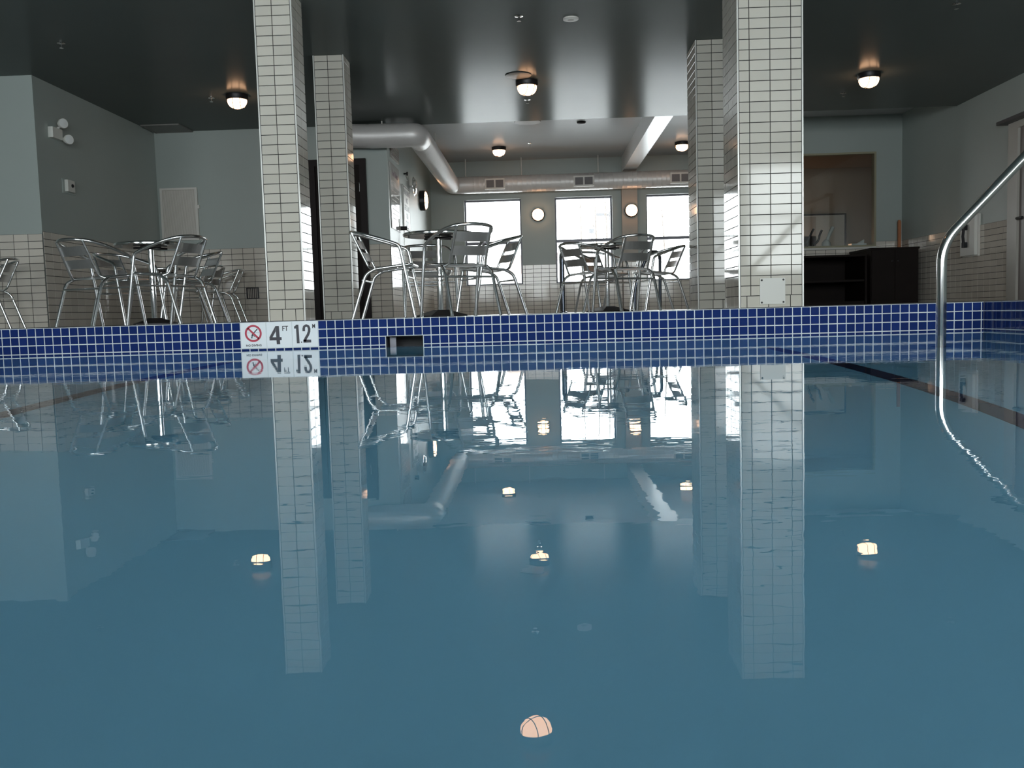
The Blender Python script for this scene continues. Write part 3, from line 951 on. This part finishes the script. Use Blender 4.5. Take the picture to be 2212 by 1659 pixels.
# ------------------------------------------------------------------ caged lamps
def make_lamp():
    t = thing('cage_lamp', 'x', 'lamp')
    obj('base_ring', MB().lathe([(.128, 0), (.128, -.045), (.120, -.058), (.098, -.058)], 28), M['darkmetal'], t)
    obj('glass_dome', MB().lathe([(.110, -.050), (.112, -.075), (.104, -.105), (.085, -.132), (.055, -.150), (.022, -.158), (0, -.160)], 28), M['bulb'], t)
    mb = MB()
    for off in (-.042, .042):
        r = math.sqrt(.118 ** 2 - off ** 2)
        mb.tube([(off, r * math.cos(a), -.055 - .110 * math.sin(a) * (1 - (off / .118) ** 2) ** .5) for a in [math.pi * k / 12 for k in range(13)]], .0035, 6)
    mb.tube([(.118 * math.cos(a), 0, -.055 - .110 * math.sin(a)) for a in [math.pi * k / 12 for k in range(13)]], .0035, 6)
    obj('wire_guard', mb, M['darkmetal'], t)
    return t
lp = make_lamp()
lamps = [((-3.47, 10.63, HC), (0, 0, .2), 'caged ceiling lamp left of the front left pillar'), ((-.063, 10.48, HC), (0, 0, .45), 'caged ceiling lamp in the middle of the lower ceiling'),
         ((3.89, 10.70, HC), (0, 0, .1), 'caged ceiling lamp right of the wide front right pillar'), ((-.623, 16.1, HB), (0, 0, .6), 'caged lamp on the raised ceiling above the first window'),
         ((2.62, 16.2, HB), (0, 0, .2), 'caged lamp on the raised ceiling right of the beam'), ((-.09, 6.12, HC), (0, 0, .5), 'caged ceiling lamp above the pool, seen only mirrored in the water'),
         ((.043, YW, 2.064), (math.radians(-90), 0, 0), 'round lit wall lamp between the first and second windows'), ((1.83, YW - .1, 2.08), (math.radians(-90), 0, 0), 'round lit wall lamp on the taupe pilaster'),
         ((XJ, 15.94, 2.21), (0, math.radians(-90), 0), 'lit wall lamp seen edge-on on the sign wall')]
for i, (loc, rot, lab) in enumerate(lamps):
    c = lp if i == 0 else dup(lp)
    c.location = loc
    c.rotation_euler = rot
    if i == 8:
        c.scale = (1.38, 1.38, 1.1)
        for ch in kids(c):
            if ch.name.startswith('base_ring'): ch.scale = (1, 1, 1.45)
            else: ch.scale, ch.location = (1, 1, .42), (0, 0, -.055)
    c['label'] = lab
    c['group'] = 'caged bulkhead lamps'

# ------------------------------------------------------------------ spiral duct
t = thing('spiral_duct', 'silver spiral ventilation duct bending along the sign wall and above the windows', 'duct', (0, 0, 0))
RD = 0.158
def ribbed(pts, r, step=0.05, rib=0.006):
    out, rad = [], []
    for i in range(len(pts) - 1):
        a, b = Vector(pts[i]), Vector(pts[i + 1])
        n_ = max(1, int((b - a).length / step))
        for k in range(n_):
            for q, dr in ((0.0, 0), (0.72, 0), (0.80, rib), (0.90, rib), (0.98, 0)):
                out.append(a.lerp(b, (k + q) / n_)); rad.append(r + dr)
    out.append(Vector(pts[-1])); rad.append(r)
    return out, rad
ZD = 2.625
YD = 12.32 - 0.04
obj('drop', MB().tube(arc_fillet([(-2.62, YD, HC), (-2.62, YD, ZD + .02), (-2.2, YD, ZD)], {1: .22}, 8), RD, 24), M['gal'], t)
obj('cross_run', MB().tube([(-2.22, YD, ZD), (-1.98, YD, ZD), (-1.76, YD, ZD)], RD + .003, 24), M['gal'], t)
obj('elbow', MB().tube(arc_fillet([(-1.80, YD, ZD), (-1.58, YD, ZD), (-1.58, YD + .35, ZD)], {1: .26}, 8), RD, 24), M['gal'], t)
p_, r_ = ribbed([(-1.58, YD + .28, ZD), (-1.58, 16.95, 2.635)], RD, 0.07, 0.005)
obj('side_run', MB().tube(p_, r_, 24), M['gal'], t)
obj('elbow', MB().tube(arc_fillet([(-1.58, 16.85, 2.635), (-1.58, 17.2, 2.632), (-1.15, 17.2, 2.630)], {1: .24}, 8), RD, 24), M['gal'], t)
p_, r_ = ribbed([(-1.22, 17.2, 2.630), (XJR - .1, 17.2, 2.630)], RD, 0.09, 0.003)
obj('window_run', MB().tube(p_, r_, 24), M['gal'], t)
for x0, x1 in ((-.943, -.565), (.724, 1.11), (2.527, 2.91)):
    g = obj('air_register', MB().box(x0, x1, 17.02, 17.1, 2.52, 2.715), M['whitemetal'], t)
    for q in (0, 1):
        a = x0 + .03 + q * (x1 - x0 - .03) / 2
        b = a + (x1 - x0) / 2 - .045
        obj('louvre', MB().box(a, b, 17.012, 17.021, 2.55, 2.687), M['louvre'], g)
for (x, y, z0, z1) in ((-1.31, 17.2, 2.6, HB), (-.25, 17.2, 2.6, HB), (1.2, 17.2, 2.6, HB), (-2.05, YD, 2.7, HC), (-1.58, 14.6, 2.7, HB)):
    obj('hanger_rod', MB().tube([(x, y, z0), (x, y, z1)], .009, 8), M['whitemetal'], t)

# ------------------------------------------------------------------ ceiling fittings
def sprinkler(x, y, z, lab):
    t = thing('sprinkler', lab, 'sprinkler', (x, y, z), 0, 'ceiling sprinkler heads')
    obj('escutcheon', MB().lathe([(.038, 0), (.038, -.006), (.015, -.012)], 16), M['steel'], t)
    obj('frame', MB().tube([(0, 0, -.01), (0, 0, -.045)], .007, 8), M['steel'], t)
    obj('deflector', MB().lathe([(.02, -.045), (.02, -.049)], 12), M['steel'], t)
for x, y, z, lab in ((-4.40, 8.47, HC, 'sprinkler head above the shaded alcove'), (-3.80, 10.7, HC, 'sprinkler head just left of the left ceiling lamp'),
                     (-.105, 8.205, HC, 'sprinkler head beside the round ceiling speaker'), (3.90, 11.6, HC, 'sprinkler head just behind the right ceiling lamp'),
                     (3.80, 8.33, HC, 'sprinkler head near the top right corner'), (-.068, 11.35, HC, 'sprinkler head right behind the middle ceiling lamp'), (-.07, 15.8, HB, 'sprinkler head on the raised ceiling')):
    sprinkler(x, y, z, lab)
t = thing('ceiling_speaker', 'round pale speaker disc on the lower ceiling near the top edge', 'speaker', (.362, 8.33, HC))
obj('rim', MB().lathe([(.07, 0), (.07, -.012), (.06, -.016)], 28), M['whitemetal'], t)
obj('grille', MB().lathe([(.06, -.014), (0, -.018)], 28), M['grille'], t)
t = thing('access_disc', 'large round cover plate on the ceiling beside the middle lamp', 'cover plate', (-.155, 10.2, HC))
obj('plate', MB().lathe([(.143, 0), (.143, -.008), (.135, -.010), (0, -.010)], 36), M['hatch'], t)
obj('rim', MB().lathe([(.148, 0), (.148, -.006), (.143, -.006)], 36), M['darkmetal'], t)
t = thing('access_disc', 'round cover plate on the raised ceiling cut by the ceiling edge', 'cover plate', (-.09, 14.05, HB))
obj('plate', MB().lathe([(.20, 0), (.20, -.012), (0, -.014)], 36), M['hatch'], t)
obj('rim', MB().lathe([(.206, 0), (.206, -.010), (.20, -.010)], 36), M['darkmetal'], t)
t = thing('smoke_detector', 'small dark round detector on the raised ceiling', 'detector', (.745, 14.2, HB))
obj('housing', MB().lathe([(.068, 0), (.066, -.025), (.045, -.038), (0, -.040)], 24), M['darkmetal'], t)
obj('ring', MB().lathe([(.072, 0), (.072, -.010)], 24), M['blackplastic'], t)
t = thing('ceiling_hatch', 'flat pale ceiling hatch in the alcove corner', 'hatch', (-4.98, 12.25, HC))
obj('panel', MB().box(-.24, .24, -.23, .23, -.012, 0), M['hatch'], t)
obj('frame', MB().box(-.26, .26, -.25, -.23, -.016, 0).box(-.26, .26, .23, .25, -.016, 0).box(-.26, -.24, -.23, .23, -.016, 0).box(.24, .26, -.23, .23, -.016, 0), M['hatch'], t)

# ------------------------------------------------------------------ alcove fittings
t = thing('emergency_light', 'white emergency light with two lamp heads on the shaded alcove wall', 'emergency light', (XL, 9.85, 2.29))
obj('body', MB().box(0, .055, -.11, .09, -.06, .055), M['whiteplastic'], t)
for (y, z, yy) in ((.06, .105, .12), (.16, -.05, .25)):
    h = obj('lamp_head', MB().lathe([(.028, 0), (.052, .05), (.052, .075)], 18, (0.07, 0, 0), axis='x'), M['whiteplastic'], t, Matrix.Translation((0, y, z)) @ Matrix.Rotation(-.5, 4, 'Z'))
    obj('lens', MB().lathe([(.048, .0755), (0, .080)], 18, (0.07, 0, 0), axis='x'), M['clearlens'], h)
    obj('arm', MB().tube([(.03, y * .4, z * .5), (.075, y, z)], .014, 8), M['whiteplastic'], t)
t = thing('thermostat', 'small white square control box on the shaded alcove wall', 'thermostat', (XL, 10.08, 1.75))
obj('case', MB().box(0, .045, -.075, .075, -.065, .065), M['whiteplastic'], t)
obj('dial', MB().lathe([(.02, .0), (.018, .012)], 14, (.045, .015, .005), axis='x'), M['blackplastic'], t)
obj('back_plate', MB().box(0, .008, -.12, .16, -.085, .075), M['paint'], t)

t = thing('perforated_hatch', 'tall beige perforated access panel on the alcove back wall', 'access panel', (-4.965, YBL, 1.69))
obj('frame', MB().box(-.262, .262, -.03, 0, .335, .362).box(-.262, .262, -.03, 0, -.362, -.335).box(-.262, -.23, -.03, 0, -.335, .335).box(.23, .262, -.03, 0, -.335, .335), M['whitemetal'], t)
obj('sheet', MB().box(-.23, .23, -.012, 0, -.335, .335), M['grille'], t)
hb = MB()
for k in range(30):
    x = -.222 + k * .0153
    hb.box(x - .004, x + .004, -.016, -.012, -.33, .33)
o = obj('mesh_wires', hb, M['whitemetal'], t); o['kind'] = 'stuff'
obj('latch', MB().box(.262, .285, -.03, 0, .07, .12), M['whitemetal'], t)
t = thing('wall_vent', 'small dark slatted vent low on the alcove tiles', 'vent', (-3.995, YBL, .565))
obj('frame', MB().box(-.088, .088, -.022, 0, .068, .08).box(-.088, .088, -.022, 0, -.08, -.068).box(-.088, -.074, -.022, 0, -.068, .068).box(.074, .088, -.022, 0, -.068, .068), M['darkmetal'], t)
obj('back', MB().box(-.074, .074, -.008, 0, -.068, .068), M['blackplastic'], t)
for k in range(6):
    x = -.062 + k * .0248
    obj('slat', MB().box(x - .006, x + .006, -.018, -.008, -.066, .066), M['grille'], t)

# dark door behind the left pillars
def door_obj(name, label):
    o = bpy.data.objects.new(name, None)
    COL.objects.link(o)
    o.empty_display_size = .05
    return tag(o, label, 'door', None, 'structure')
d1 = door_obj('door_1', 'dark brown door and frame between the two left pillars')
d1.location = (-2.73, YBL, DECK)
obj('frame', MB().box(-.393, -.31, -.05, 0, 0, 2.2).box(.31, .401, -.05, 0, 0, 2.2).box(-.31, .31, -.05, 0, 2.11, 2.2), M['doorwood'], d1)
obj('leaf', MB().box(-.31, .31, -.02, 0, 0, 2.11), M['wood'], d1)
obj('hinge', MB().tube([(.305, -.03, 1.75), (.305, -.03, 1.87)], .009, 8), M['steel'], d1)
obj('handle', MB().tube([(-.25, -.02, .95), (-.25, -.07, .95), (-.15, -.07, .95)], .01, 8), M['steel'], d1)
# right wall door
d2 = door_obj('door_2', 'grey framed door at the right edge beside the handrail')
d2.location = (XR, 10.9, DECK)
obj('frame', MB().box(-.05, 0, .03, .25, 0, 2.11).box(-.05, 0, -1.12, .03, 2.03, 2.11).box(-.05, 0, -1.12, -1.0, 0, 2.03), M['framegrey'], d2)
obj('leaf', MB().box(-.02, 0, -1.0, .03, 0, 2.03), M['doorgrey'], d2)
obj('handle', MB().tube([(-.02, -.02, .965), (-.075, -.02, .965), (-.075, -.14, .965)], .016, 10), M['darkmetal'], d2)
obj('drip_cap', MB().box(-.16, 0, -1.2, .32, 2.11, 2.15), M['darkmetal'], d2)

# ------------------------------------------------------------------ sign wall fittings
t = thing('rules_board', 'tall glossy white pool rules board on the sign wall, nearest the corner', 'sign', (XJ + .002, 13.03, 1.89))
FJ = face_m((0, 0, 0), (0, 1, 0), (0, 0, 1))
obj('board', MB().box(0, .012, -.40, .40, -.46, .46), mat('glossy_white_board', (.72, .70, .68), .05, var=.02), t)
me = text_mesh('Pool Rules', .13, .001, .95); me.materials.append(mat('plum_print', (.12, .05, .10), .4))
put('heading', me, t, Matrix.Translation((.0125, 0, .33)) @ FJ)
for k in range(9):
    wd = .30 - .05 * (k % 3)
    obj('text_line', MB().box(.012, .0128, -.32, -.32 + wd * 2, .20 - k * .065, .215 - k * .065), M['grille'], t)
t = thing('lifeguard_sign', 'white sign with black framed lettering standing off the sign wall', 'sign', (XJ, 14.11, 1.86))
obj('board', MB().box(0, .02, -.34, .34, -.33, .33), M['whiteplastic'], t)
obj('border', MB().box(.020, .0212, -.33, .33, .305, .32).box(.020, .0212, -.33, .33, -.32, -.305).box(.020, .0212, -.33, -.31, -.305, .305).box(.020, .0212, .31, .33, -.305, .305), M['black'], t)
for k, wtxt in enumerate(('WARNING', 'NO', 'LIFEGUARD', 'ON', 'DUTY')):
    me = text_mesh(wtxt, .12, .002, min(1.0, .56 / (.075 * len(wtxt)))); me.materials.append(M['black'])
    put('lettering', me, t, Matrix.Translation((.0206, 0, .24 - k * .12)) @ FJ)
t = thing('convex_mirror', 'round chrome domed mirror standing off the sign wall on a short arm', 'mirror', (XJ, 14.62, 2.27))
obj('dome', MB().lathe([(.140, .07), (.135, .085), (.113, .105), (.075, .118), (.04, .124), (0, .126)], 32, axis='x'), M['chrome'], t)
obj('rim', MB().lathe([(.140, .058), (.152, .062), (.152, .076), (.140, .08)], 32, axis='x'), M['chrome'], t)
obj('arm', MB().tube([(0, 0, 0), (.08, 0, 0)], .018, 10), M['steel'], t)
t = thing('wall_hook', 'small black knob hook above the lettered sign', 'hook', (XJ, 14.02, 2.385))
obj('knob', MB().lathe([(.012, 0), (.012, .04), (.03, .045), (.03, .065), (0, .07)], 14, axis='x'), M['blackplastic'], t)
obj('tip', MB().tube([(.03, 0, -.02), (.05, 0, -.10)], .008, 8), M['chrome'], t)
t = thing('shower_valve', 'small dark wall valve with a thin riser between the two signs', 'valve', (XJ, 13.5, 1.5))
obj('body', MB().lathe([(.03, 0), (.03, .09), (.02, .10)], 14, axis='x'), M['darkmetal'], t)
obj('riser', MB().tube([(.05, 0, -.34), (.05, 0, .14)], .008, 8), M['steel'], t)
obj('lever', MB().tube([(.09, 0, 0), (.10, .09, 0)], .012, 8), M['darkmetal'], t)
for y0, y1, z0, z1, lab in ((12.75, 13.45, 2.43, 2.64, 'grey louvred grille under the duct at the wall corner'), (16.60, 17.20, 2.36, 2.50, 'grey louvred grille at the window end of the sign wall')):
    t = thing('wall_grille', lab, 'vent', (XJ, (y0 + y1) / 2, (z0 + z1) / 2))
    hy, hz = (y1 - y0) / 2, (z1 - z0) / 2
    obj('frame', MB().box(0, .02, -hy, hy, hz - .02, hz).box(0, .02, -hy, hy, -hz, -hz + .02).box(0, .02, -hy, -hy + .02, -hz + .02, hz - .02).box(0, .02, hy - .02, hy, -hz + .02, hz - .02), M['grille'], t)
    for k in range(6):
        z = -hz + .03 + k * (2 * hz - .06) / 5
        obj('louvre', MB().box(0, .016, -hy + .02, hy - .02, z - .008, z + .008), M['grille'], t)

# cover plate on the right pillar
t = thing('cover_plate', 'blank white square cover plate with four screws low on the front right pillar', 'cover plate', (1.838, 7.096, .297))
obj('plate', MB().box(-.098, .098, -.006, .002, -.101, .101), M['whiteplastic'], t)
for sx in (-1, 1):
    for sz in (-1, 1):
        obj('screw', MB().lathe([(.008, -.006), (.006, -.009), (0, -.009)], 12, (sx * .084, 0, sz * .087), axis='y'), M['darkmetal'], t)

# ------------------------------------------------------------------ right side
t = thing('emergency_phone', 'white wall box with a black handset on the right wall tiles', 'phone', (XR, 12.11, 1.03))
obj('box', MB().box(-.07, -.004, -.19, .20, -.255, .26), M['whiteplastic'], t)
obj('mount', MB().box(-.03, 0, -.21, .22, -.27, .275), M['whitemetal'], t)
hs = obj('handset', MB().tube([(-.10, .03, -.14), (-.115, .03, 0), (-.10, .03, .14)], .018, 10), M['blackplastic'], t)
for z in (-.115, .115):
    obj('earpiece', MB().box(-.115, -.07, -.005, .065, z - .035, z + .035), M['blackplastic'], hs)

t = thing('towel_shelf', 'long low dark wood shelf unit under the lobby window', 'shelf unit', (4.47, 13.95, DECK))
obj('top', MB().box(-.65, .42, -.45, .45, .71, .74), M['wood'], t)
obj('shelf', MB().box(-.62, .39, -.42, .42, .34, .37), M['wood'], t)
obj('bottom', MB().box(-.62, .39, -.42, .42, 0.0, .05), M['wood'], t)
obj('side_panel', MB().box(-.65, -.62, -.45, .45, 0, .71), M['wood'], t)
obj('side_panel', MB().box(.39, .42, -.45, .45, 0, .71), M['wood'], t)
obj('back_panel', MB().box(-.62, .39, .42, .45, .05, .71), M['wood'], t)
t = thing('dark_cabinet', 'taller dark wood cabinet in the right corner below the lobby window', 'cabinet', (5.25, 13.82, DECK))
obj('body', MB().box(-.345, .345, -.43, .45, 0, .79), M['wood'], t)
obj('top', MB().box(-.355, .355, -.45, .46, .79, .82), M['wood'], t)
for x0, x1 in ((-.335, -.003), (.003, .335)):
    dd = obj('cabinet_door', MB().box(x0, x1, -.448, -.43, .05, .78), M['wood'], t)
    xk = x1 - .04 if x0 < -.1 else x0 + .04
    obj('knob', MB().lathe([(.008, -.448), (.012, -.468), (0, -.472)], 12, (xk, 0, .62), axis='y'), M['darkmetal'], dd)
t = thing('orange_pole', 'orange wooden pole standing in the right rear corner', 'pole', (5.70, 14.36, DECK))
obj('shaft', MB().box(-.022, .022, -.018, .018, 0, 1.28), M['orange'], t)
obj('end_cap', MB().lathe([(.02, 1.28), (.018, 1.30), (0, 1.302)], 12), M['orange'], t)

# lobby contents behind the interior window
t = thing('framed_picture', 'large dark framed pale picture on the lobby wall', 'picture', (5.27, YRB + 2.6, 1.44))
obj('frame', MB().box(-.50, .50, -.04, 0, .40, .425).box(-.50, .50, -.04, 0, -.425, -.40).box(-.50, -.475, -.04, 0, -.40, .40).box(.475, .50, -.04, 0, -.40, .40), M['darkmetal'], t)
obj('print', MB().box(-.475, .475, -.015, 0, -.40, .40), M['paper'], t)
for q in (0, 1):
    obj('print_panel', MB().box(-.36 + q * .02, -.05, -.018, -.015, -.40 + q * .2, .02 + q * .36), [M['lobby'], M['grille']][q], t)
lb = thing('lobby_counter', 'pale counter just inside the lobby window', 'counter', (4.72, YRB + .42, DECK))
obj('top', MB().box(-.56, .98, -.28, .28, .86, .90), M['paper'], lb)
obj('body', MB().box(-.52, .94, -.24, .24, 0, .86), M['lobby'], lb)
CT = DECK + .90
def orn(name, pts, r, m_, label, cat, loc):
    t = thing(name, label, cat, loc)
    obj('stem', MB().tube(arc_fillet(pts, .05, 4), r, 10), m_, t)
    obj('foot', MB().lathe([(.05, 0), (.05, .012), (.02, .02)], 16), m_, t)
    return t
orn('curved_ornament', [(0, 0, .02), (-.04, 0, .09), (.02, 0, .25), (.07, 0, .34)], .017, M['blackplastic'], 'dark hockey stick shaped ornament behind the lobby window', 'ornament', (4.43, YRB + .36, CT))
orn('curved_ornament', [(0, 0, .02), (-.05, 0, .07), (.04, 0, .16), (.05, 0, .24), (.09, 0, .32)], .018, M['blackplastic'], 'dark twisted ornament behind the lobby window, beside the pale vase', 'ornament', (4.56, YRB + .42, CT))
t = thing('slanted_vase', 'pale grey slanted vase behind the lobby window', 'vase', (4.70, YRB + .36, CT))
obj('body', MB().lathe([(.075, 0), (.085, .05), (.07, .11), (.03, .16), (0, .17)], 20), M['greyglass'], t)
obj('neck', MB().tube([(0, 0, .11), (.06, 0, .26), (.11, 0, .36)], [.03, .028, .034], 12), M['greyglass'], t)
t = thing('tissue_box', 'small grey box with a tuft at the end of the lobby counter', 'box', (5.20, YRB + .36, CT))
obj('case', MB().box(-.12, .12, -.08, .08, 0, .08), M['greyglass'], t)
obj('tuft', MB().add([(-.02, 0, .08), (.1, -.02, .08), (.1, .02, .08), (.11, 0, .15)], [(0, 1, 3), (0, 3, 2), (1, 2, 3), (0, 2, 1)]), M['greyglass'], t)
t = thing('lobby_fill_lamp', 'added warm fill lamp for the lobby, unseen behind the wide pillar', 'lamp', (4.45, YRB + 2.2, DECK))  # added lamp, kept out of sight, to brighten the lobby wall
obj('shade', MB().lathe([(.10, 1.0), (.14, 1.0), (.10, 1.28), (0, 1.28)], 18), M['lobbyfill'], t)
obj('stem', MB().tube([(0, 0, 0.02), (0, 0, 1.05)], .012, 8), M['darkmetal'], t)
obj('base', MB().lathe([(.13, 0), (.13, .02), (0, .025)], 18), M['darkmetal'], t)

# ------------------------------------------------------------------ outside
mb = MB().box(-40, 40, YW + .25, 90, -.3, -.05)
struct('ground', mb, M['snow'], 'pale paving outside the windows', 'ground')
t = thing('street_lamp', 'grey street lamp standing outside the second window', 'street lamp', (3.28, 40, -.05))
obj('post', MB().tube([(0, 0, 0), (0, 0, 4.62)], .055, 10), M['lampgrey'], t)
obj('arm', MB().tube([(0, 0, 4.45), (-.22, 0, 4.45)], .05, 8), M['lampgrey'], t)
obj('lamp_head', MB().box(-.62, -.15, -.12, .12, 4.40, 4.52), M['lampgrey'], t)
t = thing('sign_post', 'small square sign on a thin post outside the second window', 'sign', (2.445, 40, -.05))
obj('post', MB().tube([(0, 0, 0), (0, 0, 3.85)], .02, 8), M['lampgrey'], t)
obj('plate', MB().box(-.11, .11, -.03, -.01, 3.66, 3.86), M['lampgrey'], t)
t = thing('tan_building', 'low tan building outside the first window', 'building', (-.3, 46, -.05))
obj('wall', MB().box(-1.15, 1.15, 0, 4, 0, 2.2), M['concrete'], t)
obj('upper_wall', MB().box(-1.15, 1.15, 0, 4, 2.2, 2.95), M['brick'], t)
obj('roof', MB().prism([(-1.45, 2.95), (1.4, 2.95), (1.4, 3.25), (-1.2, 3.15)], lambda a, b: (a, -.3, b), lambda a, b: (a, 4.2, b)), M['brick'], t)
def bare_tree(x, y, h, seed, lab):
    rd = random.Random(seed)
    t = thing('bare_tree', lab, 'tree', (x, y, -.05), 0, 'bare trees outside the windows')
    obj('trunk', MB().tube([(0, 0, 0), (.05, 0, h * .5), (rd.uniform(-.15, .15), 0, h)], [.045, .03, .008], 6), M['bark'], t)
    mb = MB()
    for k in range(16):
        z = h * rd.uniform(.3, .95)
        a = rd.uniform(0, 6.28)
        l = rd.uniform(.3, .9) * (1.15 - z / h)
        x1, y1 = math.cos(a) * l, math.sin(a) * l
        mb.tube([(0, 0, z), (x1 * .5, y1 * .5, z + l * .45), (x1, y1, z + l * 1.1)], [.012, .008, .003], 5)
        mb.tube([(x1 * .5, y1 * .5, z + l * .45), (x1 * .7 + .1, y1 * .6, z + l * .9)], [.007, .003], 5)
    obj('branches', mb, M['bark'], t)['kind'] = 'stuff'
for k, (x, y, h, lab) in enumerate(((1.45, 30, 4.4, 'thin bare tree outside the left half of the second window'), (1.98, 30.5, 4.8, 'thin bare tree outside the second window, left of the street lamp'),
                                 (2.38, 31, 4.7, 'thin bare tree right in front of the street lamp'), (4.2, 30, 4.0, 'thin bare tree outside the third window'))):
    bare_tree(x, y, h, 10 + k, lab)
